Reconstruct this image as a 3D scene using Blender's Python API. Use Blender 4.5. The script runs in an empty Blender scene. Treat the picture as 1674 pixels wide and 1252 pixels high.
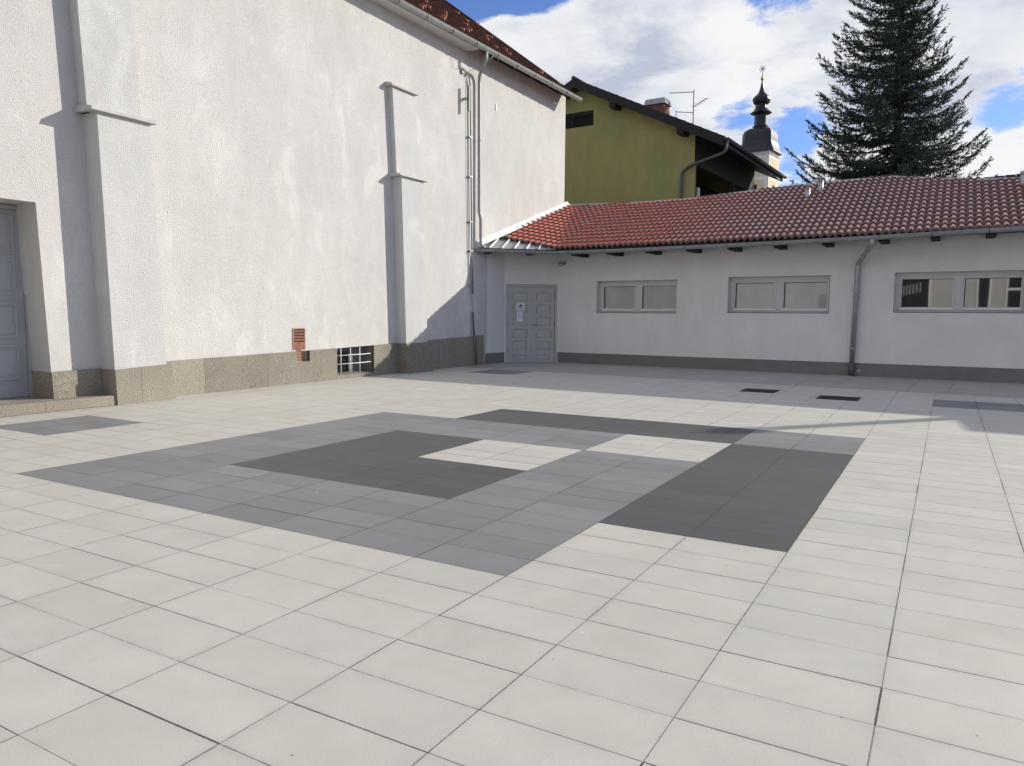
import bpy, math, random
import numpy as np
from mathutils import Vector
random.seed(7); RNG = np.random.RandomState(11)
sc = bpy.context.scene
R = math.radians
# ------------------------------------------------------------------ camera
F, PIT, ROLL, YAW, CAMH = 1228.6, .0915, .0078, -.5239, 1.373
cam = bpy.data.objects.new('camera', bpy.data.cameras.new('camera')); sc.collection.objects.link(cam)
cam.data.sensor_width = 36; cam.data.lens = F/1674*36; cam.data.clip_start = .05; cam.data.clip_end = 3000
from mathutils import Matrix
f0 = Vector((math.sin(YAW), math.cos(YAW), 0)); r0 = Vector((math.cos(YAW), -math.sin(YAW), 0)); u0 = Vector((0, 0, 1))
fw = math.cos(PIT)*f0 - math.sin(PIT)*u0; up = math.sin(PIT)*f0 + math.cos(PIT)*u0
rr = math.cos(ROLL)*r0 + math.sin(ROLL)*up; uu = -math.sin(ROLL)*r0 + math.cos(ROLL)*up
cam.matrix_world = Matrix(((rr.x, uu.x, -fw.x, 0), (rr.y, uu.y, -fw.y, 0), (rr.z, uu.z, -fw.z, CAMH), (0, 0, 0, 1)))
sc.camera = cam
# ------------------------------------------------------------------ sun
SUNV = Vector((1, 1.22, .65)).normalized()
sun = bpy.data.objects.new('sun', bpy.data.lights.new('sun', 'SUN')); sc.collection.objects.link(sun)
sun.data.energy = 5.0; sun.data.angle = R(.5); sun.data.color = (1, .94, .83)
sun.rotation_euler = SUNV.to_track_quat('Z', 'Y').to_euler()
# ------------------------------------------------------------------ exposure
sc.view_settings.view_transform = 'Standard'; sc.view_settings.look = 'None'
sc.view_settings.gamma = 1; sc.view_settings.exposure = .05
# ------------------------------------------------------------------ node helper
class NT:
    def __init__(s, tree): s.t = tree; s.n = tree.nodes; s.l = tree.links
    def add(s, typ, **kw):
        n = s.n.new(typ)
        for k, v in kw.items():
            if k.startswith('i_'): s.set(n, k[2:], v)
            else: setattr(n, k, v)
        return n
    def set(s, n, key, v):
        i = n.inputs[int(key)] if key.isdigit() else n.inputs[key.replace('_', ' ')]
        if isinstance(v, bpy.types.NodeSocket): s.l.new(v, i)
        else: i.default_value = v
    def math(s, op, a, b=None, c=None, clamp=False):
        n = s.n.new('ShaderNodeMath'); n.operation = op; n.use_clamp = clamp
        for i, v in enumerate((a, b, c)):
            if v is None: continue
            if isinstance(v, bpy.types.NodeSocket): s.l.new(v, n.inputs[i])
            else: n.inputs[i].default_value = v
        return n.outputs[0]
    def vmath(s, op, a, b=None):
        n = s.n.new('ShaderNodeVectorMath'); n.operation = op
        for i, v in enumerate((a, b)):
            if v is None: continue
            if isinstance(v, bpy.types.NodeSocket): s.l.new(v, n.inputs[i])
            else: n.inputs[i].default_value = v
        return n.outputs['Value'] if op in ('DOT_PRODUCT', 'LENGTH', 'DISTANCE') else n.outputs[0]
    def noise(s, vec, scale, detail=4, rough=.55, dist=0):
        n = s.n.new('ShaderNodeTexNoise'); n.inputs['Scale'].default_value = scale
        n.inputs['Detail'].default_value = detail; n.inputs['Roughness'].default_value = rough
        n.inputs['Distortion'].default_value = dist
        if vec is not None: s.l.new(vec, n.inputs['Vector'])
        return n.outputs['Fac']
    def ramp(s, fac, stops):
        n = s.n.new('ShaderNodeValToRGB'); e = n.color_ramp.elements
        while len(e) < len(stops): e.new(.5)
        for k, (p, c) in enumerate(stops):
            e[k].position = p; e[k].color = (c, c, c, 1) if isinstance(c, (int, float)) else (*c, 1)
        s.l.new(fac, n.inputs[0]); return n.outputs[0]
    def mr(s, v, a, b, c=0., d=1., smooth=False):
        n = s.n.new('ShaderNodeMapRange'); n.interpolation_type = 'SMOOTHSTEP' if smooth else 'LINEAR'
        s.l.new(v, n.inputs[0])
        for i, x in enumerate((a, b, c, d)): n.inputs[i+1].default_value = x
        return n.outputs[0]
    def mix(s, fac, a, b, blend='MIX'):
        n = s.n.new('ShaderNodeMix'); n.data_type = 'RGBA'; n.blend_type = blend
        for sock, v in ((n.inputs[0], fac), (n.inputs[6], a), (n.inputs[7], b)):
            if isinstance(v, bpy.types.NodeSocket): s.l.new(v, sock)
            elif isinstance(v, (int, float)): sock.default_value = v if sock == n.inputs[0] else (v, v, v, 1)
            else: sock.default_value = (*v, 1)
        return n.outputs[2]
# ------------------------------------------------------------------ world: Nishita sky + clouds
w = bpy.data.worlds.new('World'); sc.world = w; w.use_nodes = True
W = NT(w.node_tree); W.n.clear()
sky = W.add('ShaderNodeTexSky'); sky.sky_type = 'NISHITA'; sky.sun_disc = False
sky.sun_elevation = math.asin(SUNV.z); sky.sun_rotation = math.atan2(SUNV.x, SUNV.y); sky.altitude = 200; sky.air_density = 1.0; sky.dust_density = .4; sky.ozone_density = 2.2
gen = W.add('ShaderNodeTexCoord').outputs['Generated']
sep = W.add('ShaderNodeSeparateXYZ'); W.l.new(gen, sep.inputs[0])
dz = W.math('ADD', W.math('MAXIMUM', sep.outputs[2], 0.), .16)
comb = W.add('ShaderNodeCombineXYZ')
W.l.new(W.math('DIVIDE', sep.outputs[0], dz), comb.inputs[0]); W.l.new(W.math('DIVIDE', sep.outputs[1], dz), comb.inputs[1])
comb.inputs[2].default_value = 1.7
P = comb.outputs[0]
big = W.noise(P, 1.05, 3, .5, .3); med = W.noise(P, 3.6, 11, .66, .2)
dens = W.math('ADD', W.math('MULTIPLY', big, .50), W.math('MULTIPLY', med, .68))
# openings of clear sky (direction, tightness, strength)
for d, k, a in (((-.60, .70, .39), 200, .55), ((-.493, .793, .364), 900, .45), ((-.447, .817, .372), 1300, .42), ((-.405, .838, .385), 1600, .36), ((-.451, .836, .311), 5000, .20), ((-.437, .852, .290), 7000, .22), ((-.306, .921, .243), 1800, .26), ((-.251, .939, .236), 1800, .28),
                ((-.225, .944, .243), 3000, .22), ((-.19, .955, .225), 1800, .22), ((-.155, .967, .200), 1500, .24), ((-.17, .972, .17), 1500, .16), ((.05, .97, .235), 1500, .24), ((.035, .976, .212), 2500, .18), ((-.197, .917, .362), 500, .40), ((.05, .935, .35), 300, .1)):
    dv = Vector(d).normalized()
    dot = W.vmath('DOT_PRODUCT', gen, tuple(dv))
    g = W.math('POWER', 2.718, W.math('MULTIPLY', W.math('SUBTRACT', dot, 1.), float(k)))
    dens = W.math('SUBTRACT', dens, W.math('MULTIPLY', g, a*.62))
for d, k, a in (((-.36, .875, .31), 150, .16), ((-.28, .91, .31), 150, .12), ((-.12, .945, .28), 120, .10), ((-.487, .815, .322), 1300, .42), ((-.47, .83, .30), 1500, .3), ((-.425, .85, .315), 800, .26), ((-.39, .87, .33), 500, .16), ((0, .955, .27), 150, .08)):
    dv = Vector(d).normalized(); dot = W.vmath('DOT_PRODUCT', gen, tuple(dv))
    g = W.math('POWER', 2.718, W.math('MULTIPLY', W.math('SUBTRACT', dot, 1.), float(k)))
    dens = W.math('ADD', dens, W.math('MULTIPLY', g, a))
# clouds thinned out of view to lower ambient light: zenith and half away from sun
away = W.math('MULTIPLY', W.mr(sep.outputs[1], -.1, .55, 0, 1, True), W.mr(sep.outputs[2], .45, .75, 1, 0, True))
dens = W.math('SUBTRACT', dens, W.math('MULTIPLY', W.math('SUBTRACT', 1., away), .055))
cover = W.mr(dens, .482, .588, 0, 1, True)
thick = W.mr(dens, .56, .86, 0, 1)
sh = W.noise(W.vmath('ADD', P, (.16, .2, 0)), 2.4, 6, .6, .2)
shade = W.math('MULTIPLY', W.mr(sh, .42, .66, 0, 1, True), W.math('ADD', W.math('MULTIPLY', thick, .6), .4))
for d, k, a in (((-.385, .875, .285), 260, .75), ((-.36, .89, .27), 400, .4), ((-.01, .952, .30), 260, .55), ((-.10, .95, .25), 500, .3)):
    dot = W.vmath('DOT_PRODUCT', gen, tuple(Vector(d).normalized()))
    g = W.math('POWER', 2.718, W.math('MULTIPLY', W.math('SUBTRACT', dot, 1.), float(k)))
    shade = W.math('ADD', shade, W.math('MULTIPLY', W.math('MULTIPLY', g, a), W.mr(W.noise(P, 5., 5, .6, .3), .3, .65, .25, 1)), clamp=True)
ccol = W.mix(shade, (1.0, 1.0, 1.0), (.55, .60, .72))
bg1 = W.add('ShaderNodeBackground', i_Strength=.115); W.l.new(W.mix(1., sky.outputs[0], (.80, .92, 1.35), 'MULTIPLY'), bg1.inputs[0])
bg2 = W.add('ShaderNodeBackground', i_Strength=.92); W.l.new(ccol, bg2.inputs[0])
ms = W.add('ShaderNodeMixShader'); W.l.new(W.math('MULTIPLY', cover, .97), ms.inputs[0]); W.l.new(bg1.outputs[0], ms.inputs[1]); W.l.new(bg2.outputs[0], ms.inputs[2])
wo = W.add('ShaderNodeOutputWorld'); W.l.new(ms.outputs[0], wo.inputs[0])
# ------------------------------------------------------------------ mesh builder
class MB:
    def __init__(s): s.v = []; s.f = []; s.m = []; s.sm = []; s.mi = 0; s.smooth = False; s.tint = []
    def face(s, idx, sm=None): s.f.append(tuple(idx)); s.m.append(s.mi); s.sm.append(s.smooth if sm is None else sm)
    def quad(s, *p):
        b = len(s.v); s.v += [tuple(q) for q in p]; s.face(range(b, b+len(p))); return s
    def hexa(s, p):   # 8 corners: bottom 0-3 ccw, top 4-7
        b = len(s.v); s.v += [tuple(q) for q in p]
        for f in ((0, 3, 2, 1), (4, 5, 6, 7), (0, 1, 5, 4), (1, 2, 6, 5), (2, 3, 7, 6), (3, 0, 4, 7)): s.face([b+i for i in f], False)
        return s
    def box(s, x0, y0, z0, x1, y1, z1):
        x0, x1 = min(x0, x1), max(x0, x1); y0, y1 = min(y0, y1), max(y0, y1); z0, z1 = min(z0, z1), max(z0, z1)
        return s.hexa([(x0, y0, z0), (x1, y0, z0), (x1, y1, z0), (x0, y1, z0), (x0, y0, z1), (x1, y0, z1), (x1, y1, z1), (x0, y1, z1)])
    def prism(s, poly, off):   # planar polygon (3d points) extruded by vector
        b = len(s.v); n = len(poly); o = Vector(off)
        s.v += [tuple(q) for q in poly] + [tuple(Vector(q)+o) for q in poly]
        s.face(range(b+n-1, b-1, -1), False); s.face(range(b+n, b+2*n), False)
        for i in range(n): j = (i+1) % n; s.face((b+i, b+j, b+n+j, b+n+i), False)
        return s
    def tube(s, path, r, n=10, caps=True, sq=1.):
        path = [Vector(p) for p in path]; rs = r if isinstance(r, (list, tuple)) else [r]*len(path)
        rings = []; prev = None
        for i, p in enumerate(path):
            a = path[max(i-1, 0)]; c = path[min(i+1, len(path)-1)]; t = (c-a).normalized()
            if prev is None:
                h = Vector((0, 0, 1)) if abs(t.z) < .9 else Vector((1, 0, 0)); x = t.cross(h).normalized()
            else:
                x = (prev - t*prev.dot(t)).normalized()
            prev = x; y = t.cross(x); b = len(s.v)
            for k in range(n):
                an = 2*math.pi*k/n; s.v.append(tuple(p + rs[i]*(math.cos(an)*x + math.sin(an)*y)))
            rings.append(b)
        for a, b in zip(rings, rings[1:]):
            for k in range(n): s.face((a+k, a+(k+1) % n, b+(k+1) % n, b+k), True)
        if caps: s.face([rings[0]+k for k in range(n)][::-1], False); s.face([rings[-1]+k for k in range(n)], False)
        return s
    def lathe(s, prof, cx, cy, n=16, rot=0., sq=None):
        b = len(s.v)
        for r, z in prof:
            for k in range(n):
                an = 2*math.pi*k/n + rot; s.v.append((cx+r*math.cos(an), cy+r*math.sin(an), z))
        for i in range(len(prof)-1):
            for k in range(n): s.face((b+i*n+k, b+i*n+(k+1) % n, b+(i+1)*n+(k+1) % n, b+(i+1)*n+k))
        s.face([b+k for k in range(n)][::-1], False); s.face([b+(len(prof)-1)*n+k for k in range(n)], False)
        return s
    def sweep(s, prof, path, closed=True, cap=True, smooth=False):   # prof: (side, up); side = right of travel
        path = [Vector(p) for p in path]; n = len(prof); rings = []
        for i, p in enumerate(path):
            if i == 0: t = path[1]-p; k = 1
            elif i == len(path)-1: t = p-path[i-1]; k = 1
            else:
                a = (p-path[i-1]).normalized(); c = (path[i+1]-p).normalized(); t = a+c; k = 1/max(.3, math.cos(a.angle(c)/2))
            t.z = 0; t.normalize(); sd = Vector((t.y, -t.x, 0))*k; b = len(s.v)
            for (q, u) in prof: s.v.append(tuple(p + sd*q + Vector((0, 0, u))))
            rings.append(b)
        for a, b in zip(rings, rings[1:]):
            for k in range(n if closed else n-1): s.face((a+k, a+(k+1) % n, b+(k+1) % n, b+k), smooth)
        if cap and closed: s.face([rings[0]+k for k in range(n)][::-1], False); s.face([rings[-1]+k for k in range(n)], False)
        return s
    def build(s, name, mats, parent=None, bevel=0.):
        me = bpy.data.meshes.new(name)
        o = bpy.data.objects.new(name, me); sc.collection.objects.link(o)
        base = Vector((0, 0, 0))
        if parent is not None:
            o.parent = parent; r = parent
            while r.parent: r = r.parent
            base = r.location
        me.from_pydata([tuple(Vector(v)-base) for v in s.v] if base.length > 0 else s.v, [], s.f)
        for m in (mats if isinstance(mats, (list, tuple)) else [mats]): me.materials.append(m)
        me.polygons.foreach_set('material_index', s.m); me.polygons.foreach_set('use_smooth', s.sm)
        if s.tint and len(s.tint) == len(s.f):
            at = me.attributes.new('tint', 'FLOAT', 'FACE'); at.data.foreach_set('value', s.tint)
        me.update()
        if bevel:
            b = o.modifiers.new('bevel', 'BEVEL'); b.width = bevel; b.segments = 2; b.limit_method = 'ANGLE'; b.angle_limit = R(50)
        return o
def root(name, loc, label, cat, group=None):
    o = bpy.data.objects.new(name, None); sc.collection.objects.link(o); o.location = loc; o.empty_display_size = .3
    o['label'] = label; o['category'] = cat
    if group: o['group'] = group
    return o
def tag(o, label, cat, group=None):
    o['label'] = label; o['category'] = cat
    if group: o['group'] = group
    return o
def struct(o): o['kind'] = 'structure'; return o
# ------------------------------------------------------------------ materials
def newmat(name):
    m = bpy.data.materials.new(name); m.use_nodes = True; t = NT(m.node_tree)
    return m, t, t.n['Principled BSDF']
def simple(name, col, rough=.6, metal=0., var=.12, scale=6., bump=0., bscale=200., spec=.5):
    m, t, b = newmat(name); geo = t.add('ShaderNodeNewGeometry').outputs['Position']
    n = t.noise(geo, scale, 5, .6)
    f = t.mr(n, .3, .7, 1-var, 1+var)
    cc = t.add('ShaderNodeCombineXYZ')
    for i in range(3): t.l.new(f, cc.inputs[i])
    t.l.new(t.mix(1., col, cc.outputs[0], 'MULTIPLY'), b.inputs['Base Color'])
    b.inputs['Roughness'].default_value = rough; b.inputs['Metallic'].default_value = metal
    b.inputs['Specular IOR Level'].default_value = spec
    if bump:
        bn = t.add('ShaderNodeBump', i_Strength=bump, i_Distance=.01); t.l.new(t.noise(geo, bscale, 3, .6), bn.inputs['Height']); t.l.new(bn.outputs[0], b.inputs['Normal'])
    return m
def grey(t, v):
    cc = t.add('ShaderNodeCombineXYZ')
    for i in range(3): t.l.new(v, cc.inputs[i])
    return cc.outputs[0]
def plaster(name, col, rough_grain=True, streak=.055, grain=1.):
    m, t, b = newmat(name); geo = t.add('ShaderNodeNewGeometry').outputs['Position']
    mp = t.add('ShaderNodeMapping'); mp.inputs['Scale'].default_value = (1.3, 1.3, .38); t.l.new(geo, mp.inputs[0])
    st = t.noise(mp.outputs[0], 1.9, 6, .6, .4); bl = t.noise(geo, .7, 4, .6)
    mp2 = t.add('ShaderNodeMapping'); mp2.inputs['Scale'].default_value = (2.4, 2.4, 1.3); t.l.new(geo, mp2.inputs[0])
    wp = t.noise(mp2.outputs[0], .62, 6, .66, .6)
    f = t.math('ADD', t.mr(st, .3, .72, 1-streak, 1+streak*.35), t.mr(bl, .3, .7, -.06, .04))
    patch = t.mr(wp, .52, .70, 0, .13 if rough_grain else .03, True)
    scr = t.noise(mp2.outputs[0], 3.4, 4, .7, 2.2)
    patch = t.math('ADD', patch, t.mr(scr, .66, .74, 0, .10 if rough_grain else .02, True))
    f = t.math('ADD', f, patch)
    gr = t.noise(geo, 95., 2, .5)
    f = t.math('MULTIPLY', f, t.mr(gr, .3, .7, 1-.13*grain, 1+.09*grain))
    t.l.new(t.mix(1., col, grey(t, f), 'MULTIPLY'), b.inputs['Base Color'])
    b.inputs['Roughness'].default_value = .93; b.inputs['Specular IOR Level'].default_value = .2
    h = t.math('ADD', t.noise(geo, 72., 4, .72), t.math('MULTIPLY', t.noise(geo, 2.2, 3, .5), .9 if rough_grain else .25))
    bn = t.add('ShaderNodeBump', i_Strength=min(1., .95*grain), i_Distance=.019 if rough_grain else .010); t.l.new(h, bn.inputs['Height']); t.l.new(bn.outputs[0], b.inputs['Normal'])
    return m
def granite(name):
    m, t, b = newmat(name); geo = t.add('ShaderNodeNewGeometry').outputs['Position']
    n1 = t.noise(geo, 66., 4, .8); n2 = t.noise(geo, 1.1, 5, .6); v = t.add('ShaderNodeTexVoronoi', i_Scale=120.); t.l.new(geo, v.inputs['Vector'])
    c = t.ramp(n1, [(.34, (.075, .065, .05)), (.46, (.22, .195, .155)), (.57, (.32, .29, .24)), (.72, (.50, .47, .41))])
    c = t.mix(t.mr(v.outputs['Distance'], 0, .18, .25, 0), c, (.06, .05, .04))
    f = t.mr(n2, .3, .7, .82, 1.12)
    sep = t.add('ShaderNodeSeparateXYZ'); t.l.new(geo, sep.inputs[0])
    blk = t.noise(grey(t, t.math('FLOOR', t.math('MULTIPLY', sep.outputs[1], .72))), 7.3, 0)
    f = t.math('MULTIPLY', f, t.mr(blk, .3, .7, .86, 1.12))
    fr = t.math('FRACT', t.math('MULTIPLY', sep.outputs[1], .72))
    f = t.math('MULTIPLY', f, t.math('SUBTRACT', 1., t.math('MULTIPLY', t.math('LESS_THAN', fr, .006), .5)))
    t.l.new(t.mix(1., c, grey(t, f), 'MULTIPLY'), b.inputs['Base Color']); b.inputs['Roughness'].default_value = .9
    bn = t.add('ShaderNodeBump', i_Strength=.5, i_Distance=.008); t.l.new(n1, bn.inputs['Height']); t.l.new(bn.outputs[0], b.inputs['Normal'])
    return m
X0, Y0 = -6.743, 3.314
def paving(name, col, speck=.07, sx=.6, sy=.3, ang=0., org=(X0, Y0), jl=1.):
    m, t, b = newmat(name); geo = t.add('ShaderNodeNewGeometry').outputs['Position']
    mp = t.add('ShaderNodeMapping', vector_type='TEXTURE'); mp.inputs['Location'].default_value = (*org, 0); mp.inputs['Rotation'].default_value = (0, 0, ang)
    t.l.new(geo, mp.inputs[0]); sep = t.add('ShaderNodeSeparateXYZ'); t.l.new(mp.outputs[0], sep.inputs[0])
    u = t.math('DIVIDE', sep.outputs[0], sx); v = t.math('DIVIDE', sep.outputs[1], sy)
    def wn(a, c, off):
        cc = t.add('ShaderNodeCombineXYZ'); t.l.new(a, cc.inputs[0]); t.l.new(c, cc.inputs[1]); cc.inputs[2].default_value = off
        n = t.add('ShaderNodeTexWhiteNoise'); t.l.new(cc.outputs[0], n.inputs[0]); return n.outputs[0]
    fu, fv = t.math('FLOOR', u), t.math('FLOOR', v)
    ru, rv = t.math('ROUND', u), t.math('ROUND', v)
    du = t.math('MULTIPLY', t.math('ABSOLUTE', t.math('SUBTRACT', u, ru)), sx); dv = t.math('MULTIPLY', t.math('ABSOLUTE', t.math('SUBTRACT', v, rv)), sy)
    # wobble and chipping of the joint edges
    wob = t.mr(t.noise(geo, 28., 3, .7), .25, .75, -.0007, .0013)
    wu = t.math('ADD', t.mr(wn(ru, fv, 3.1), 0, 1, .0014, .0036*jl), wob); wv = t.math('ADD', t.math('MULTIPLY', t.math('POWER', wn(fu, rv, 7.7), 2.), .0034*jl), t.math('ADD', wob, .0010))
    ju = t.math('LESS_THAN', du, wu); jv = t.math('LESS_THAN', dv, wv)
    jstr = t.math('MAXIMUM', t.math('MULTIPLY', ju, t.mr(wn(ru, fv, 1.3), 0, 1, .6, .95)), t.math('MULTIPLY', jv, t.mr(wn(fu, rv, 5.9), 0, 1, .5, .97)))
    # chamfer soft dirt right beside the joints
    near = t.math('MINIMUM', du, dv); dirt = t.math('MULTIPLY', t.mr(near, .002, .040, .11, 0), t.mr(t.noise(geo, 2.3, 4, .6), .35, .7, 0, 1))
    tilev = t.mr(wn(fu, fv, 0.), 0, 1, *((.955, 1.03) if col[0] > .3 else (.90, 1.09))); warm = wn(fu, fv, 9.)
    fine = t.mr(t.noise(geo, 170., 3, .7), .3, .7, 1-speck*1.5, 1+speck*1.4)
    mid = t.mr(t.noise(geo, 3.2, 6, .66, .5), .3, .7, .93, 1.05); large = t.mr(t.noise(geo, .45, 3, .5), .3, .7, .965, 1.03)
    spv = t.add('ShaderNodeTexVoronoi', i_Scale=5.5); t.l.new(geo, spv.inputs['Vector'])
    spot = t.math('MULTIPLY', t.math('LESS_THAN', spv.outputs['Distance'], .032), t.math('GREATER_THAN', t.noise(geo, 1.3, 2), .52))
    spv2 = t.add('ShaderNodeTexVoronoi', i_Scale=2.6); t.l.new(geo, spv2.inputs['Vector'])
    spot2 = t.math('MULTIPLY', t.math('LESS_THAN', spv2.outputs['Distance'], .022), t.math('GREATER_THAN', t.noise(geo, .9, 2), .48))
    f = t.math('MULTIPLY', t.math('MULTIPLY', tilev, fine), t.math('MULTIPLY', mid, large))
    f = t.math('SUBTRACT', f, dirt)
    c = t.mix(1., col, grey(t, f), 'MULTIPLY')
    c = t.mix(t.math('MULTIPLY', warm, .5), c, t.mix(1., c, (1.02, .998, .965), 'MULTIPLY'))
    c = t.mix(t.math('MULTIPLY', spot, .55), c, (.09, .08, .06)); c = t.mix(t.math('MULTIPLY', spot2, .5), c, (.7, .7, .66))
    c = t.mix(jstr, c, (.022, .02, .017) if col[0] > .3 else (.004, .004, .004))
    t.l.new(c, b.inputs['Base Color']); b.inputs['Roughness'].default_value = .62; b.inputs['Specular IOR Level'].default_value = .5
    h = t.math('SUBTRACT', t.math('MULTIPLY', t.noise(geo, 300., 2, .6), .25), t.math('MULTIPLY', jstr, 1.2))
    bn = t.add('ShaderNodeBump', i_Strength=.35, i_Distance=.003); t.l.new(h, bn.inputs['Height']); t.l.new(bn.outputs[0], b.inputs['Normal'])
    return m
def rooftile(name, c0, c1, c2, rough=.4, gradient=None):
    m, t, b = newmat(name); geo = t.add('ShaderNodeNewGeometry').outputs['Position']
    at = t.add('ShaderNodeAttribute', attribute_name='tint').outputs['Fac']
    b.inputs['Specular IOR Level'].default_value = .5 if rough > .5 else .9
    c = t.ramp(at, [(0, c0), (.55, c1), (1, c2)])
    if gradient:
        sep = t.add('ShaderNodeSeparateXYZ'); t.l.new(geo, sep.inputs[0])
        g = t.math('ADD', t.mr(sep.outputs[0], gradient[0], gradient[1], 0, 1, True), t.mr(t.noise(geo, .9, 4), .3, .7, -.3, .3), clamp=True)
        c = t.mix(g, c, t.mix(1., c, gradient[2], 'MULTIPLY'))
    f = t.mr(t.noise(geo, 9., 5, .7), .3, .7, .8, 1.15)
    if gradient:      # sunlit crests and shaded troughs and laps painted into the worn tile colour
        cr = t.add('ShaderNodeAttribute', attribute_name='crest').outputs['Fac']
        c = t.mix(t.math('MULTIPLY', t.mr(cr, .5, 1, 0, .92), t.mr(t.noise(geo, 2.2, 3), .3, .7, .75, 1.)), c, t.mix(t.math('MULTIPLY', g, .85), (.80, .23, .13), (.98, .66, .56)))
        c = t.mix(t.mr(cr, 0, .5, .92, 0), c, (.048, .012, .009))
    t.l.new(t.mix(1., c, grey(t, f), 'MULTIPLY'), b.inputs['Base Color']); b.inputs['Roughness'].default_value = rough
    bn = t.add('ShaderNodeBump', i_Strength=.25, i_Distance=.004); t.l.new(t.noise(geo, 70., 3), bn.inputs['Height']); t.l.new(bn.outputs[0], b.inputs['Normal'])
    return m
def glassy(name, col, ior=2.1, rough=.02):
    m, t, b = newmat(name); geo = t.add('ShaderNodeNewGeometry').outputs['Position']
    f = t.mr(t.noise(geo, 2.5, 3), .3, .7, .93, 1.07); t.l.new(t.mix(1., col, grey(t, f), 'MULTIPLY'), b.inputs['Base Color'])
    b.inputs['Roughness'].default_value = rough; b.inputs['IOR'].default_value = ior; b.inputs['Specular IOR Level'].default_value = .5
    bn = t.add('ShaderNodeBump', i_Strength=.02, i_Distance=.02); t.l.new(t.noise(geo, 1.3, 1), bn.inputs['Height']); t.l.new(bn.outputs[0], b.inputs['Normal'])
    return m
M = dict(
    plaster=plaster('rough_plaster', (.65, .637, .612)),
    plaster_buttress=plaster('buttress_plaster', (.635, .632, .625)),  # slightly greyer: bounce-light contrast at the buttress edge put into the colour
    plaster_smooth=plaster('smooth_plaster', (.62, .61, .59), False, .07, .45),
    annex=plaster('annex_render', (.73, .72, .70), False, .05, .3),
    annex_base=simple('base_paint', (.18, .178, .172), .8, var=.1, scale=3, bump=.3),
    ledge=simple('ledge_mortar', (.44, .43, .41), .9, var=.12, scale=9, bump=.4, bscale=60),
    granite=granite('washed_granite'),
    white_pav=paving('pale_paving', (.495, .480, .432)),
    grey_pav=paving('grey_paving', (.195, .197, .20), .09),
    dark_pav=paving('charcoal_paving', (.068, .068, .068), .12),
    strip_pav=paving('strip_paving', (.37, .368, .345), .07, .66, 1.17, -.045, (-9.85, 16.05), 1.4),
    zinc=simple('zinc', (.42, .43, .44), .42, .75, .12, 5),
    zinc_dull=simple('dull_zinc', (.36, .37, .37), .5, .6, .12, 5),
    pipe=simple('grey_pipe', (.31, .31, .31), .45, .2, .1, 5),
    conduit=simple('conduit_grey', (.16, .16, .165), .6, .1),
    darkpipe=simple('dark_pipe', (.10, .10, .11), .5, .2, .1, 5),
    sheet=simple('sheet_metal', (.36, .37, .39), .5, .35, .1, 3),
    flash=simple('flashing', (.78, .78, .77), .5, .1, .06, 3),
    doorgrey=simple('grey_door_paint', (.36, .37, .39), .45, 0, .05, 4, .1, 30),
    doorlight=simple('light_grey_door_paint', (.42, .425, .42), .5, 0, .05, 4, .1, 30),
    frame=simple('window_frame', (.54, .54, .53), .4, 0, .04, 4),
    bead=simple('white_bead', (.78, .78, .77), .35, 0, .03, 4),
    gasket=simple('gasket', (.03, .03, .03), .6),
    blind=glassy('glass_over_blind', (.33, .335, .33), 1.6),
    blind2=glassy('glass_over_pale_blind', (.42, .43, .40), 1.6),
    glass=glassy('reflecting_glass', (.03, .033, .035), 2.6),
    glassdark=glassy('dark_glass', (.012, .012, .013), 1.5),
    cellar=simple('cellar_frame', (.16, .165, .175), .5),
    gapshade=simple('gap_shade', (.05, .026, .02), .9),
    white=simple('white_paint', (.80, .80, .79), .45, 0, .04, 4),
    brick=simple('brick', (.25, .105, .07), .9, 0, .3, 14, .6, 60),
    mortar=simple('mortar', (.36, .22, .16), .95, 0, .2, 14, .5, 60),
    wood=simple('dark_timber', (.016, .013, .012), .8, 0, .3, 12),
    grate=simple('black_grate', (.014, .014, .014), .6, .3, .2, 10),
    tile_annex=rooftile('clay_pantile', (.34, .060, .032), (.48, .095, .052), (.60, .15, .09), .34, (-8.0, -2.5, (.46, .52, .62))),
    tile_tall=rooftile('beaver_tail_tile', (.050, .018, .012), (.21, .070, .040), (.33, .115, .065), .75),
    snow=simple('pale_snow_tile', (.42, .16, .10), .7, 0, .15, 10),
    tile_dark=rooftile('dark_tile', (.02, .016, .016), (.028, .024, .023), (.038, .033, .032), .6),
    green=plaster('green_render', (.37, .32, .135), False, .12, .5),
    greenshade=simple('shaded_green_render', (.032, .048, .03), .9, var=.15, scale=2),  # eave shade painted in: much darker copy of the green render
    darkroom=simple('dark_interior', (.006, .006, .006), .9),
    cream=simple('cream_wall', (.78, .76, .68), .85, var=.06, scale=1),
    yellow=simple('ochre_panel', (.74, .58, .36), .85, var=.08, scale=1),
    copper=simple('dark_copper_roof', (.028, .026, .032), .42, .35, .25, 1.5),
    gold=simple('gilding', (.75, .50, .12), .35, .9),
    bark=simple('bark', (.055, .042, .034), .95, 0, .3, 8, .6, 40),
    ground=simple('asphalt_ground', (.10, .098, .09), .95, 0, .2, .5, .3, 60),
    facade=plaster('pale_facade', (.50, .495, .475), False, .06, .3),
    reveal=simple('window_reveal', (.36, .36, .36), .8),
    paper=simple('paper', (.74, .75, .80), .7, 0, .04, 20),
    plate=simple('plate', (.62, .62, .61), .4, 0, .04, 20),
    ink=simple('ink_blue', (.012, .014, .035), .6),
    grime=simple('text_grey', (.33, .34, .42), .7),
)
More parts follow.
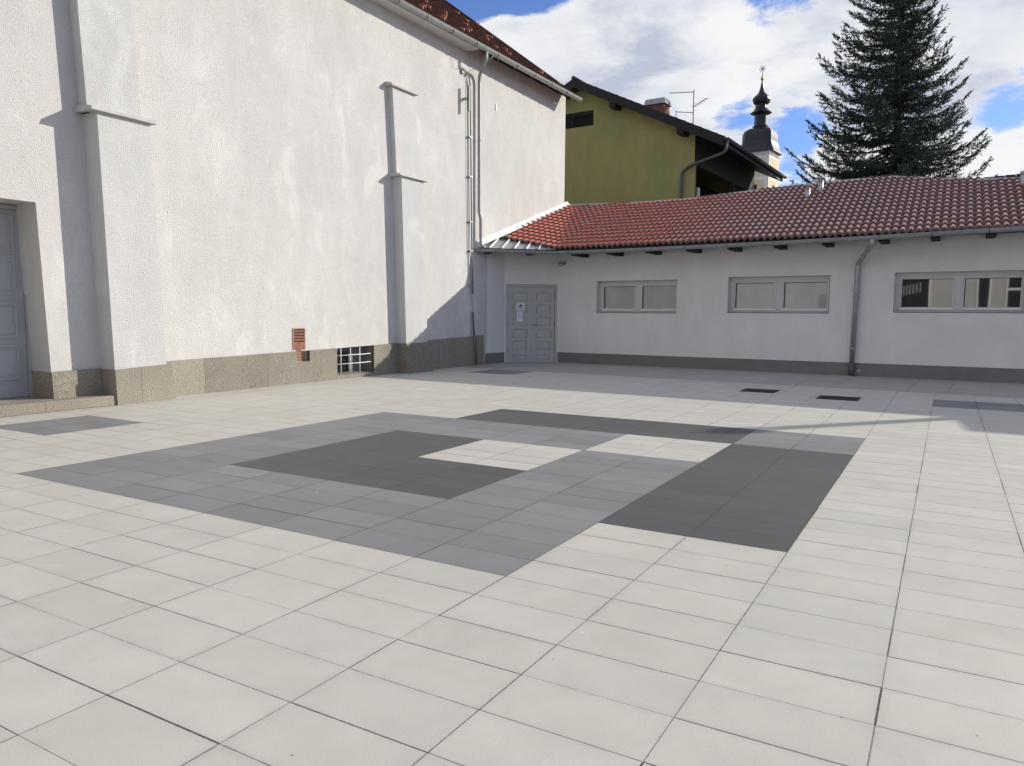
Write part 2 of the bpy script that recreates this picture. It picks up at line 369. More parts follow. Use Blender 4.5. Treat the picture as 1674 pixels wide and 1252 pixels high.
# greener noise patches on the olive render
_m = M['green']; _t = NT(_m.node_tree); _b = _t.n['Principled BSDF']; _src = _b.inputs['Base Color'].links[0].from_socket
_geo = _t.add('ShaderNodeNewGeometry').outputs['Position']
_t.l.new(_t.mix(_t.mr(_t.noise(_geo, .33, 5, .6, .8), .40, .66, 0, .5, True), _src, _t.mix(1., _src, (.60, .98, .85), 'MULTIPLY')), _b.inputs['Base Color'])
# ================================================================== GROUND
b = MB(); b.quad((-900, -900, -.02), (900, -900, -.02), (900, 1500, -.02), (-900, 1500, -.02)); struct(b.build('ground', M['ground']))
def Ydark(x): return 16.08-.048*(x+9.9)         # slot channel in front of the low wing
DK = set()
pv = MB()
i0, i1, j0, j1 = -10, 32, -50, 40
def zone(i, j):
    mi, mj = i//2, j//4
    if (mi, mj) in ((1, 1), (2, 1), (1, 2), (4, 1), (4, 2), (4, 3), (1, 4), (2, 4), (3, 4)): return 2
    if (mi, mj) in ((2, 2), (3, 3)): return 0
    if 0 <= mi <= 3 and 0 <= mj <= 3: return 1
    if (mi, mj) == (4, 4): return 1
    if -5 <= i <= -4 and 4 <= j <= 7: return 1
    if -5 <= i <= -4 and 38 <= j <= 41: return 1
    if 11 <= i <= 14 and 33 <= j <= 36: return 1
    return 0
nx = i1-i0; idx = {}
def gv(i, j):
    if (i, j) not in idx:
        x = X0+.6*i; y = Y0+.3*j; yl = Ydark(x)
        if j == 99: y = yl
        idx[(i, j)] = len(pv.v); pv.v.append((x, y, 0.))
    return idx[(i, j)]
for i in range(i0, i1):
    jt = int(math.floor((min(Ydark(X0+.6*i), Ydark(X0+.6*i+.6))-Y0)/.3))
    jb = j0
    for j in list(range(jb, jt)):
        pv.mi = zone(i, j); pv.face((gv(i, j), gv(i+1, j), gv(i+1, j+1), gv(i, j+1)))
    pv.mi = zone(i, jt)
    pv.face((gv(i, jt), gv(i+1, jt), gv(i+1, 99), gv(i, 99)))
struct(pv.build('pavement', [M['white_pav'], M['grey_pav'], M['dark_pav']]))
XL, XR = X0+.6*i0, X0+.6*i1
b = MB(); b.quad((XL, Ydark(XL)+.03, .0), (XR, Ydark(XR)+.03, .0), (XR, 22, 0), (XL, 22, 0)); struct(b.build('wall_paving_strip', M['strip_pav']))
b = MB(); b.quad((XL, Ydark(XL), -.012), (XR, Ydark(XR), -.012), (XR, Ydark(XR)+.03, -.012), (XL, Ydark(XL)+.03, -.012)); struct(b.build('drain_slot', M['grate']))
# drain covers
def grate(x0, y0, x1, y1, lab):
    r = root('drain_grate', ((x0+x1)/2, (y0+y1)/2, 0), lab, 'drain cover', 'dark drain covers near the low wing')
    f = MB(); t = .022
    f.box(x0, y0, .001, x1, y0+t, .008).box(x0, y1-t, .001, x1, y1, .008).box(x0, y0+t, .001, x0+t, y1-t, .008).box(x1-t, y0+t, .001, x1, y1-t, .008)
    f.build('frame', M['grate'], r)
    g = MB(); n = 16
    for k in range(n):
        yy = y0+t+(y1-y0-2*t)*(k+.2)/n; g.box(x0+t+.001, yy, .0015, x1-t-.001, yy+(y1-y0-2*t)/n*.6, .006)
    g.box(x0+t, y0+t, .0008, x1-t, y1-t, .0014)
    g.build('grille', M['grate'], r)
grate(-3.24, 13.90, -2.63, 14.50, 'black square drain grate in shaded paving, the left one of two')
grate(-1.86, 13.38, -1.21, 13.97, 'black square drain grate in shaded paving, the right one near the downpipe')
# ================================================================== TALL BUILDING
TB = root('tall_building', (-14, 10, 0), 'tall white rough plastered building with granite base, buttresses and red tiled roof', 'building')
def XW(y): return -10.80-.018*(y-6.5)
YE = 22.52; YR = 22.36; YS = -16.
def wp(y, z, off=0.): return (XW(y)+off, y, z)
PT = [(-16, .47), (6.5, .52), (7.5, .57), (11.6, .64), (13.4, .68), (17.4, .79)]
def ptop(y):
    for (a, p), (c, q) in zip(PT, PT[1:]):
        if y <= c: return p+(q-p)*(y-a)/(c-a)
    return .79
def ztop(y): return 7.98+.02*(y-12.7)
DY0, DY1, DZ0, DZ1 = 4.15, 5.80, .14, 2.83      # door opening
CY0, CY1, CZ0 = 11.58, 12.76, .085              # cellar opening
wb = MB()
def wpanel(b, y0, y1, z0, z1, off=0., n=1):
    zf0 = z0 if callable(z0) else (lambda y: z0); zf1 = z1 if callable(z1) else (lambda y: z1)
    for k in range(n):
        a = y0+(y1-y0)*k/n; c = y0+(y1-y0)*(k+1)/n
        b.quad(wp(a, zf0(a), off), wp(c, zf0(c), off), wp(c, zf1(c), off), wp(a, zf1(a), off))
wpanel(wb, YS, DY0, 0, ztop); wb.quad(wp(DY0, DZ1), wp(5.73, DZ1), wp(DY1, ztop(DY1)), wp(DY0, ztop(DY0)))
dj = .09   # jamb leans slightly
wb.quad(wp(5.85, 0), wp(CY0, 0), wp(CY0, ztop(CY0)), wp(DY1, ztop(DY1)), wp(5.73, DZ1))
wpanel(wb, CY0, CY1, ptop, ztop); wpanel(wb, CY1, YE, 0, ztop, 0, 2)
# jambs, other walls, top
def ypt(x, y, z): return (x, y, z)
RX = -11.38
wb.quad(wp(5.85, 0), wp(5.73, DZ1), (RX, 5.75, DZ1), (RX, 5.87, 0)); wb.quad(wp(DY0, DZ1), wp(5.73, DZ1), (RX, 5.75, DZ1), (RX, DY0, DZ1)); wb.quad(wp(DY0, 0), wp(DY0, DZ1), (RX, DY0, DZ1), (RX, DY0, 0))
wb.quad(wp(YE, 0), (-24, YE, 0), (-24, YE, ztop(YE)), wp(YE, ztop(YE))); wb.quad(wp(YS, 0), (-24, YS, 0), (-24, YS, 7.9), wp(YS, 7.9)); wb.quad((-24, YE, 0), (-24, YS, 0), (-24, YS, 7.9), (-24, YE, 8.1))
wb.quad((-24, YE, ztop(YE)), wp(YE, ztop(YE)), (-17.2, YE, ztop(YE)+4.83))
TOPX = .34
wb.quad(wp(YS, 7.3), wp(YE, ztop(YE)), wp(YE, ztop(YE)+TOPX), wp(YS, 7.3+TOPX)) if False else None
wb.quad(*[wp(YS, ztop(YS)), wp(YE, ztop(YE)), wp(YE, ztop(YE)+.22), wp(YR-.1, ztop(YR)+TOPX), wp(YS, ztop(YS)+TOPX)])
wb.build('wall', M['plaster'], TB)
# cornice band under the eave
cb = MB(); cb.quad(*[(XW(y)+o, y, z) for (y, z, o) in ((YE+.004, 7.62, .012), (YE+.004, 7.66, .012), (YE+.004, 7.66, .012))]) if False else None
# plinth
pl = MB(); PO = .04
def plpanel(y0, y1, zb=0.):
    z0, z1 = ptop(y0), ptop(y1); a, c = XW(y0)+PO, XW(y1)+PO
    pl.hexa([(a-PO-.02, y0, zb), (a, y0, zb), (c, y1, zb), (c-PO-.02, y1, zb), (a-PO-.02, y0, z0+.006), (a, y0, z0), (c, y1, z1), (c-PO-.02, y1, z1+.006)])
plpanel(YS, DY0); plpanel(5.90, 6.55); plpanel(7.5, 10.46)
pl.hexa([(XW(10.6)-.02, 10.46, 0), (XW(10.46)+PO, 10.46, 0), (XW(10.8)+PO, 10.8, 0), (XW(10.8)-.02, 10.8, 0), (XW(10.6)-.02, 10.46, .42), (XW(10.46)+PO, 10.46, .42), (XW(10.8)+PO, 10.8, .42), (XW(10.8)-.02, 10.8, .42)])
plpanel(10.8, CY0); plpanel(CY1, 13.62); plpanel(14.6, 17.42)
a, c = XW(CY0), XW(CY1)
pl.hexa([(a-.35, CY0, 0), (a+PO, CY0, 0), (c+PO, CY1, 0), (c-.35, CY1, 0), (a-.35, CY0, CZ0+.02), (a+PO, CY0, CZ0), (c+PO, CY1, CZ0), (c-.35, CY1, CZ0+.02)])
pl.quad((a, CY0, 0), (a-.35, CY0, 0), (a-.35, CY0, .7), (a, CY0, .7)); pl.quad((c, CY1, 0), (c-.35, CY1, 0), (c-.35, CY1, .7), (c, CY1, .7)); pl.quad((a, CY0, ptop(CY0)), (c, CY1, ptop(CY1)), (c-.35, CY1, ptop(CY1)), (a-.35, CY0, ptop(CY0)))
# doorway plinth return
pl.hexa([(XW(5.86)+PO, 5.835, 0), (XW(5.86)+PO, 5.90, 0), (RX, 5.90, 0), (RX, 5.845, 0), (XW(5.86)+PO, 5.815, .515), (XW(5.86)+PO, 5.90, .515), (RX, 5.90, .515), (RX, 5.83, .515)])
pl.build('plinth', M['granite'], TB)
# entrance step
st = MB(); st.box(RX-.1, -3, 0, -10.455, 6.548, .145); st.build('doorstep', M['granite'], TB, .012)
# buttress 1
def slab(bm, pts, xf, xb=None):     # pts in (y,z), front plane xf, back into the wall
    xb = xb if xb is not None else -11.3
    n = len(pts); base = len(bm.v)
    bm.v += [(xf, y, z) for y, z in pts]+[(xb, y, z) for y, z in pts]
    bm.face(range(base, base+n)); bm.face(range(base+2*n-1, base+n-1, -1))
    for i in range(n): j = (i+1) % n; bm.face((base+j, base+i, base+n+i, base+n+j))
bu = MB(); slab(bu, [(6.545, .50), (7.385, .55), (7.235, 4.16), (6.435, 4.16)], -10.45); slab(bu, [(6.39, 4.15), (7.215, 4.15), (6.99, 7.97), (6.19, 7.97)], -10.60)
B1 = bu.build('buttress', M['plaster_buttress'], TB)
g = MB(); slab(g, [(6.555, 0), (7.52, 0), (7.47, .56), (6.535, .52)], -10.425); g.build('buttress_base', M['granite'], B1)
g = MB(); y0, y1 = 6.32, 7.32
g.hexa([(-10.9, y0, 4.15), (-10.38, y0, 4.15), (-10.38, y1, 4.15), (-10.9, y1, 4.15), (-10.9, y0, 4.27), (-10.40, y0, 4.205), (-10.40, y1, 4.205), (-10.9, y1, 4.27)]); g.build('ledge', M['ledge'], B1, .006)
bu = MB(); slab(bu, [(13.63, .68), (14.44, .69), (14.29, 4.42), (13.49, 4.42)], -10.665); slab(bu, [(13.50, 4.40), (14.31, 4.40), (14.15, 6.34), (13.36, 6.34)], -10.80)
B2 = bu.build('buttress', M['plaster_buttress'], TB)
g = MB(); slab(g, [(13.62, 0), (14.63, 0), (14.58, .70), (13.61, .685)], -10.63); g.build('buttress_base', M['granite'], B2)
g = MB(); y0, y1 = 13.38, 14.41
g.hexa([(-10.99, y0, 4.40), (-10.60, y0, 4.40), (-10.60, y1, 4.40), (-10.99, y1, 4.40), (-10.99, y0, 4.50), (-10.615, y0, 4.445), (-10.615, y1, 4.445), (-10.99, y1, 4.50)]); g.build('ledge', M['ledge'], B2, .006)
g = MB(); y0, y1 = 13.26, 14.22
g.hexa([(-10.99, y0, 6.32), (-10.735, y0, 6.32), (-10.735, y1, 6.32), (-10.99, y1, 6.32), (-10.99, y0, 6.43), (-10.75, y0, 6.375), (-10.75, y1, 6.375), (-10.99, y1, 6.43)]); g.build('ledge', M['ledge'], B2, .006)
# side door of the tall building
dr = MB(); dr.box(RX+.005, DY0, .146, RX+.06, 5.835, 2.83); D1 = None
fr = MB(); fr.box(RX+.005, 5.80, .147, RX+.09, 5.858, 2.80).box(RX+.005, DY0, 2.76, RX+.09, 5.79, 2.82)
fr.build('door_frame', M['doorgrey'], TB)
leaf = MB(); leaf.box(RX+.006, 4.2, .15, RX+.05, 5.795, 2.755)
dleaf = leaf.build('door', M['doorgrey'], TB)
pn = MB(); PZ = (.40, .99, 1.59, 2.19)
for k in range(4):
    z0 = PZ[k]
    for (a, c) in ((5.06, 5.69), (4.28, 4.88)):
        for (p0, q0, p1, q1) in ((a, z0, c, z0+.03), (a, z0+.46, c, z0+.49), (a, z0+.03, a+.03, z0+.46), (c-.03, z0+.03, c, z0+.46)): pn.box(RX+.05, p0, q0, RX+.072, p1, q1)
        pn.box(RX+.05, a+.07, z0+.07, RX+.058, c-.07, z0+.42)
pn.build('door_panel', M['doorgrey'], dleaf)
for z in (.5, 1.15, 1.85, 2.5):
    h = MB(); h.tube([(RX+.075, 5.80, z), (RX+.075, 5.80, z+.09)], .012, 8); h.build('hinge', M['zinc_dull'], dleaf)
k = MB(); k.tube([(XW(5.86)-.10, 5.85, .22), (XW(5.86)-.10, 5.83, .22)], .022, 12); k.build('spout', M['white'], TB)
# cellar window
cw = MB(); cx_ = XW(12.1)-.30
cw.box(cx_-.03, CY0, CZ0, cx_, CY1, .68); cwo = cw.build('cellar_window', M['glassdark'], TB)
f2 = MB(); f2.box(cx_, 12.27, CZ0+.02, cx_+.03, 12.42, .66).box(cx_, 12.42, .575, cx_+.029, CY1, .66).box(cx_, CY0, .55, cx_+.028, 12.27, .66).box(cx_, 12.44, CZ0+.02, cx_+.02, CY1, .57)
f2.build('frame', M['cellar'], cwo)
br = MB(); bx = XW(12.1)+.02
for y in (11.74, 12.03, 12.32): br.tube([(bx, y-.02, .105), (bx, y-.02, .64)], .0095, 8)
for z in (.31, .49): br.tube([(bx+.012, 11.585, z), (bx+.012, 12.5, z), (bx-.02, 12.56, z+.003), (bx-.06, 12.76, z)], .0095, 8)
br.build('window_bars', M['white'], cwo)
# brick patch with air slots
bv = MB(); bxx = XW(10.55)+.004
for k in range(11):
    z0 = .44+k*.0555
    a, c = (10.475, 10.60) if z0 < .64 else (10.41, 10.685)
    if 4 <= k <= 5: bv.box(bxx-.05, a, z0, bxx+.012, c, z0+.0555); continue
    bv.box(bxx-.05, a, z0, bxx+.010, c, z0+.030)
bvo = bv.build('brick_vent', M['brick'], TB)
mo = MB(); mo.box(bxx-.03, 10.41, .66, bxx+.0005, 10.685, 1.05); mo.build('air_slots', M['gapshade'], bvo)  # dark backing painted as the shade between the bricks
mo = MB(); mo.box(bxx-.12, 10.455, .43, bxx-.001, 10.61, .66)
for (p, q, r_, s_) in ((10.385, .655, 10.41, 1.07), (10.685, .655, 10.71, 1.07), (10.41, 1.05, 10.685, 1.07)): mo.box(bxx-.05, p, q, bxx+.013, r_, s_)
mo.build('mortar_bed', M['mortar'], bvo)
mo = MB(); mo.box(bxx-.02, 10.61, .425, bxx+.002, 10.80, .625); mo.build('vent_hole', M['gapshade'], bvo)  # dark block painted as the shade inside the open notch
# roof
EX = -10.56; SL = .765; RZ0 = lambda y: ztop(y)+.055   # eave line of the tiles
RX1 = -17.2
rf = MB()
for (dz_, s_) in ((0, 1),):
    pass
e0, e1 = (EX, YS-.3), (EX, YE-.02)
def rz(x, y): return RZ0(y)+SL*(EX-x) if x > RX1 else RZ0(y)+SL*(EX-RX1)-SL*(RX1-x)
pts = [(EX, YS-.3), (RX1, YS-.3), (-24.4, YS-.3)]; pte = [(EX, YR+.02), (RX1, YR+.02), (-24.4, YR+.02)]
for a, c in ((0, 1), (1, 2)):
    A, B_, C_, D_ = pts[a], pts[c], pte[c], pte[a]
    rf.hexa([(A[0], A[1], rz(*A)-.09), (D_[0], D_[1], rz(*D_)-.09), (C_[0], C_[1], rz(*C_)-.09), (B_[0], B_[1], rz(*B_)-.09),
             (A[0], A[1], rz(*A)-.02), (D_[0], D_[1], rz(*D_)-.02), (C_[0], C_[1], rz(*C_)-.02), (B_[0], B_[1], rz(*B_)-.02)])
rf.tint = [.4]*len(rf.f)
nrm = Vector((SL, 0, 1)).normalized(); sd = Vector((-1, 0, SL)).normalized()
TW, TE = .178, .150
rows = int((EX-RX1)*math.hypot(1, SL)/TE)
for r_ in range(rows):
    for c_ in range(int((YE-3)/TW)+1):
        y = YR-(c_+(.5 if r_ % 2 else 0))*TW
        if y-TW < 3: continue
        s0 = r_*TE-.03; lift = .030+random.uniform(-.004, .004)
        ybase = y-TW/2; jit = random.uniform(-.004, .004)
        yw = TW/2-.004
        base = Vector((EX, ybase, RZ0(ybase)))
        def pt(a, s, h): return tuple(base+Vector((0, a, 0))+sd*s+nrm*h)
        bb = len(rf.v)
        low = [(-yw, .045), (-yw*.72, .016), (0, 0.), (yw*.72, .016), (yw, .045)]
        rf.v += [pt(a, s0+s+jit, lift) for a, s in low]+[pt(yw, s0+TE+.045, .004), pt(-yw, s0+TE+.045, .004)]+[pt(a, s0+s+jit+.004, lift-.026) for a, s in low]
        rf.face(range(bb, bb+7), False); tv = min(1, max(.28, random.gauss(.52, .2))); rf.tint.append(tv)
        for q in range(4): rf.face((bb+q, bb+7+q, bb+8+q, bb+q+1), False); rf.tint.append(0.)
RF = rf.build('roof', M['tile_tall'], TB)
# verge cap along the far gable
vg = MB(); vg.prism([(EX+.03, YR-.02, RZ0(YR)-.09), (EX+.03, YR-.02, RZ0(YR)+.05), (RX1, YR-.02, rz(RX1, YR)+.05), (RX1, YR-.02, rz(RX1, YR)-.09)], (0, .06, 0)); vg.build('verge_board', M['wood'], RF)
for row, (s0, y0, dy) in enumerate(((.62, 4.2, 1.05), (1.0, 4.9, 1.05), (1.55, 4.5, 1.05), (2.3, 4.3, 1.05), (2.75, 5.0, 1.05), (3.6, 4.6, 1.05), (4.4, 4.2, 1.05))):
    y = y0
    while y < YR-.3:
        yy = y+random.uniform(-.12, .12); base = Vector((EX, yy, RZ0(yy)))+sd*(s0+random.choice((0, .15, .15)))
        if random.random() < .70 and yy > 8:
            s_ = MB(); p0 = base+nrm*.03
            s_.prism([p0+Vector((0, -.012, 0)), p0+Vector((0, -.012, 0))+sd*.19, p0+Vector((0, -.012, 0))+sd*.16+nrm*.03, p0+Vector((0, -.012, 0))+sd*.03+nrm*.055], (0, .024, 0))
            s_.build('snow_guard', M['snow'], RF)
        y += dy
# eave: soffit and rafter tails and gutter
def gutter(name, path, r, mat, parent, cap=True):
    prof = [(r*1.0, .012), (r*1.08, .004)]
    for k in range(0, 9):
        a = math.pi*k/8; prof.append((r*math.cos(a), -r*math.sin(a)))
    prof += [(-r, .01), (-r+.006, .01)]
    for k in range(8, -1, -1):
        a = math.pi*k/8; prof.append(((r-.006)*math.cos(a), -(r-.006)*math.sin(a)))
    gm = MB(); gm.sweep([(q, u) for q, u in prof], path, True, True, True)
    for e in (path[0], path[-1]): pass
    return gm.build(name, mat, parent)
GR = .085
GXC = -10.515; gp = [(GXC, YS, ztop(YS)+.025), (GXC, YR+.03, ztop(YR)+.025)]
GUT = gutter('gutter', gp, GR, M['zinc'], TB)
y = 4.0
while y < YR:
    h = MB(); z = ztop(y)+.025
    prof = [(GXC+(GR+.008)*math.cos(a_), z-(GR+.008)*math.sin(a_)) for a_ in [math.pi*q/8 for q in range(9)]]
    path = [(x, y, zz) for x, zz in prof]; h.tube(path, .011, 6); h.build('gutter_bracket', M['zinc_dull'], GUT); y += 1.02
so = MB()   # eave board below the tiles
so.prism([(XW(YS)+.3, YS, 0), (XW(YS)+.3, YS, 0), (0, 0, 0)], (0, 0, 0)) if False else None
so.hexa([(XW(-16)-.1, YS, ztop(YS)-.03), (EX-.05, YS, ztop(YS)-.03), (EX-.05, 16.6, ztop(16.6)-.03), (XW(16.6)-.1, 16.6, ztop(16.6)-.03),
         (XW(-16)-.1, YS, ztop(YS)+.05), (EX-.05, YS, ztop(YS)-.0), (EX-.05, 16.6, ztop(16.6)-.0), (XW(16.6)-.1, 16.6, ztop(16.6)+.05)])
so.build('eave_board', M['plaster_smooth'], TB)
for y in (17.35, 18.2, 19.1, 20.0, 20.95, 21.75):
    h = MB(); zu = RZ0(y)-.095; xo, xi = EX-.05, XW(y)-.02; si = SL*(xo-xi)
    h.hexa([(xi, y, zu+si-.02-.13+.04), (xo, y, zu-.10+.04), (xo, y+.12, zu-.10+.04), (xi, y+.12, zu+si-.02-.13+.04), (xi, y, zu+si+.03), (xo, y, zu+.035), (xo, y+.12, zu+.035), (xi, y+.12, zu+si+.03)]); h.build('rafter_tail', M['wood'], TB)
# downpipe and conduits
def smooth(path, rad=.08, n=5):
    P_ = [Vector(p) for p in path]; out = [P_[0]]
    for a, p, c in zip(P_, P_[1:], P_[2:]):
        d1 = (a-p); d2 = (c-p); r_ = min(rad, d1.length*.45, d2.length*.45); A = p+d1.normalized()*r_; C_ = p+d2.normalized()*r_
        for k in range(n+1):
            t_ = k/n; out.append(A*(1-t_)**2+p*2*t_*(1-t_)+C_*t_**2)
    out.append(P_[-1]); return out
dp = MB(); dp.tube(smooth([(-10.52, 16.78, 8.0), (-10.52, 16.78, 7.80), (-10.86, 17.0, 7.56), (-10.90, 17.04, 7.40), (-10.90, 17.06, 4.05), (-10.87, 17.09, 3.9), (-10.87, 17.10, 3.2), (-10.78, 17.15, 3.12)], .1), .043, 14)
DP = dp.build('downpipe', M['pipe'], TB)
for z in (4.1, 5.9): h = MB(); h.tube([(-10.90, 17.06, z), (-10.90, 17.06, z+.03)], .050, 14); h.build('clip', M['zinc_dull'], DP)
cd = MB(); cd.tube(smooth([(-10.95, 16.45, 7.42), (-10.93, 16.60, 7.42), (-10.93, 16.66, 7.2), (-10.92, 16.74, 3.05), (-10.92, 16.80, 1.9)], .08), .017, 8)
CD = cd.build('conduit', M['conduit'], TB)
cd = MB(); cd.tube(smooth([(-10.94, 16.56, 7.3), (-10.93, 16.60, 5.0), (-10.93, 16.66, 3.05), (-10.92, 16.78, 1.5), (-10.91, 16.83, .75), (-10.86, 16.86, .02)], .05), .0075, 6); cd.build('cable', M['conduit'], TB)
cd = MB(); cd.tube([(-10.935, 16.82, 1.42), (-10.91, 16.85, .80)], .024, 8).tube([(-10.87, 16.88, .80), (-10.86, 16.90, .01)], .018, 8); cd.build('cable_guard', M['darkpipe'], TB)
for z in (2.1, 3.0, 3.75, 4.9, 5.9): h = MB(); h.box(-11.0, 16.60+.02*(7-z)-.035, z, -10.90, 16.60+.02*(7-z)+.1, z+.03); h.build('clip', M['zinc_dull'], CD)
jb = MB(); jb.tube([(-10.99, 16.34, 7.47), (-10.93, 16.34, 7.47)], .065, 12); JB = jb.build('junction_box', M['conduit'], TB)
lp = MB(); lp.tube([(-10.93, 16.30, 7.55), (-10.86, 16.1, 7.5), (-10.88, 15.95, 7.62), (-10.92, 15.9, 7.8)], .006, 6); lp.tube([(-10.9, 16.5, 7.5), (-10.7, 16.9, 7.75), (-10.45, 17.0, 7.95)], .006, 6); lp.build('cable', M['zinc_dull'], JB)
for (y, z0, z1) in ((16.42, 6.5, 7.12),):
    an = MB(); an.box(-10.84, y-.035, z0, -10.79, y+.035, z1); ao = an.build('panel_antenna', M['conduit'], TB)
    bk = MB(); bk.box(-10.985, y-.02, (z0+z1)/2-.03, -10.86, y+.02, (z0+z1)/2+.03); bk.build('bracket', M['zinc_dull'], ao)
an = MB(); an.box(-11.02, 18.02, 6.90, -10.985, 18.045, 7.08).box(-11.02, 18.045, 6.95, -10.99, 18.10, 6.975); an.build('wall_bracket', M['white'], TB)
an = MB(); an.tube([(-11.08, 21.55, 7.93), (-10.93, 21.5, 7.93)], .035, 10); an.build('sensor', M['white'], TB)
wl = MB(); wl.box(XW(20)-.1, 17.25, 7.40, XW(20)+.02, YE+.004, 7.415); 
# ================================================================== LOW WING (annex)
AX = root('low_wing', (-4, 20, 0), 'low grey rendered wing with red pantile roof, three wide windows and double door', 'building')
def YA(x): return 19.5-.04*(x+9.3)
e1 = Vector((1, -.04, 0)).normalized(); en = Vector((-.04, -1, 0)).normalized()     # en: outward (towards the yard)
def ap(x, z, off=0.): return Vector((x, YA(x), z)) + en*off
XE = 6.6
WINS = [(-8.54, -6.21, 1.435, 2.305), (-4.87, -2.455, 1.455, 2.345), (-1.10, 1.38, 1.485, 2.375)]
aw = MB(); AH = 3.16
xs = -9.77
for (x0, x1, z0, z1) in WINS:
    aw.quad(ap(xs, .0), ap(x0, .0), ap(x0, AH), ap(xs, AH)); aw.quad(ap(x0, 0), ap(x1, 0), ap(x1, z0), ap(x0, z0)); aw.quad(ap(x0, z1), ap(x1, z1), ap(x1, AH), ap(x0, AH))
    dpt = -.26
    for (p, q) in (((x0, z0), (x0, z1)), ((x0, z1), (x1, z1)), ((x1, z1), (x1, z0)), ((x1, z0), (x0, z0))):
        aw.quad(ap(*p), ap(*q), ap(*q, dpt), ap(*p, dpt))
    xs = x1
aw.quad(ap(xs, 0), ap(XE, 0), ap(XE, AH), ap(xs, AH))
dA = Vector((-10.93, 18.45, 0)); dB = Vector((-9.77, YA(-9.77), 0)); dd = (dB-dA).normalized(); dn = Vector((dd.y, -dd.x, 0))
dl = (dB-dA).length
def dpv(s, z, off=0.): return dA+dd*s+Vector((0, 0, z))+dn*off
aw.quad(dpv(0, 2.22), dpv(dl, 2.22), dpv(dl, AH), dpv(0, AH)); aw.quad(dpv(0, 0), dpv(.045, 0), dpv(.045, 2.22), dpv(0, 2.22)); aw.quad(dpv(dl-.03, 0), dpv(dl, 0), dpv(dl, 2.22), dpv(dl-.03, 2.22))
cL = Vector((-11.02, 17.40, 0))
aw.quad(cL, dA, dA+Vector((0, 0, AH)), cL+Vector((0, 0, AH)))
# back, side and the gable behind the roof
aw.quad((XE, YA(XE), 0), (XE, 26, 0), (XE, 26, AH), (XE, YA(XE), AH)); aw.quad((-11.2, 26, 0), (XE, 26, 0), (XE, 26, AH), (-11.2, 26, AH))
aw.build('wall', M['annex'], AX)
pb = MB()
def pbox(x0, x1, h0, h1):
    pb.hexa([ap(x0, 0, -.03), ap(x0, 0, .012), ap(x1, 0, .012), ap(x1, 0, -.03), ap(x0, h0, -.03), ap(x0, h0, .012), ap(x1, h1, .012), ap(x1, h1, -.03)])
pbox(-9.76, XE, .285, .315)
for (a, c) in ((cL, dA),):
    t_ = (c-a).normalized(); n_ = Vector((t_.y, -t_.x, 0))*.012; z_ = Vector((0, 0, .285))
    pb.hexa([a, a+n_, c+n_, c, a+z_, a+n_+z_, c+n_+z_, c+z_])
pb.build('plinth', M['annex_base'], AX)
# windows
for wi, (x0, x1, z0, z1) in enumerate(WINS):
    d0, d1 = -.125, -.18
    def fb(bm, a, c, p, q, f0=d0, f1=d1):
        if f0 < 0: f0 -= .06
        f1 -= .06
        bm.hexa([ap(a, p, f1), ap(a, p, f0), ap(c, p, f0), ap(c, p, f1), ap(a, q, f1), ap(a, q, f0), ap(c, q, f0), ap(c, q, f1)])
    fm = MB(); xm = x0+.055+(x1-x0-.055)*.492; L = x0+.10; Rr = x1-.05
    fb(fm, x0, L, z0, z1); fb(fm, Rr, x1, z0, z1); fb(fm, L, Rr, z0, z0+.075); fb(fm, L, Rr, z1-.105, z1); fb(fm, xm-.07, xm+.07, z0+.075, z1-.105)
    fo = fm.build('window', M['frame'], AX)
    for si, (a, c) in enumerate(((L, xm-.07), (xm+.07, Rr))):
        sm = MB(); p, q = z0+.078, z1-.108; t = .038; f0, f1 = -.118, -.17
        a += .003; c -= .003
        fb(sm, a, a+t, p, q, f0, f1); fb(sm, c-t, c, p, q, f0, f1); fb(sm, a+t, c-t, p, p+t, f0, f1); fb(sm, a+t, c-t, q-t, q, f0, f1)
        so_ = sm.build('sash', M['frame'], fo)
        gk = MB(); g_ = .020; a2, c2, p2, q2 = a+t, c-t, p+t, q-t
        fb(gk, a2, a2+g_, p2, q2, -.127, -.165); fb(gk, a2+g_, c2, q2-.012, q2, -.127, -.165); gk.build('gasket', M['gasket'], fo)
        gk = MB(); fb(gk, a, c, z0+.056, z0+.094, -.095, -.124); gk.build('sill_bead', M['bead'], fo)
        pg = MB()
        pg.quad(ap(a2+g_, p2, -.210), ap(c2, p2, -.210), ap(c2, q2-.012, -.210), ap(a2+g_, q2-.012, -.210))
        pm = M['blind'] if wi == 0 else (M['blind2'] if wi == 1 else M['glass'])
        pg.build('pane', pm, fo)
    ds = MB(); fb(ds, x0+.002, x1-.002, z0-.012, z0+.006, .008, -.125); ds.build('sill', M['annex_base'], fo)
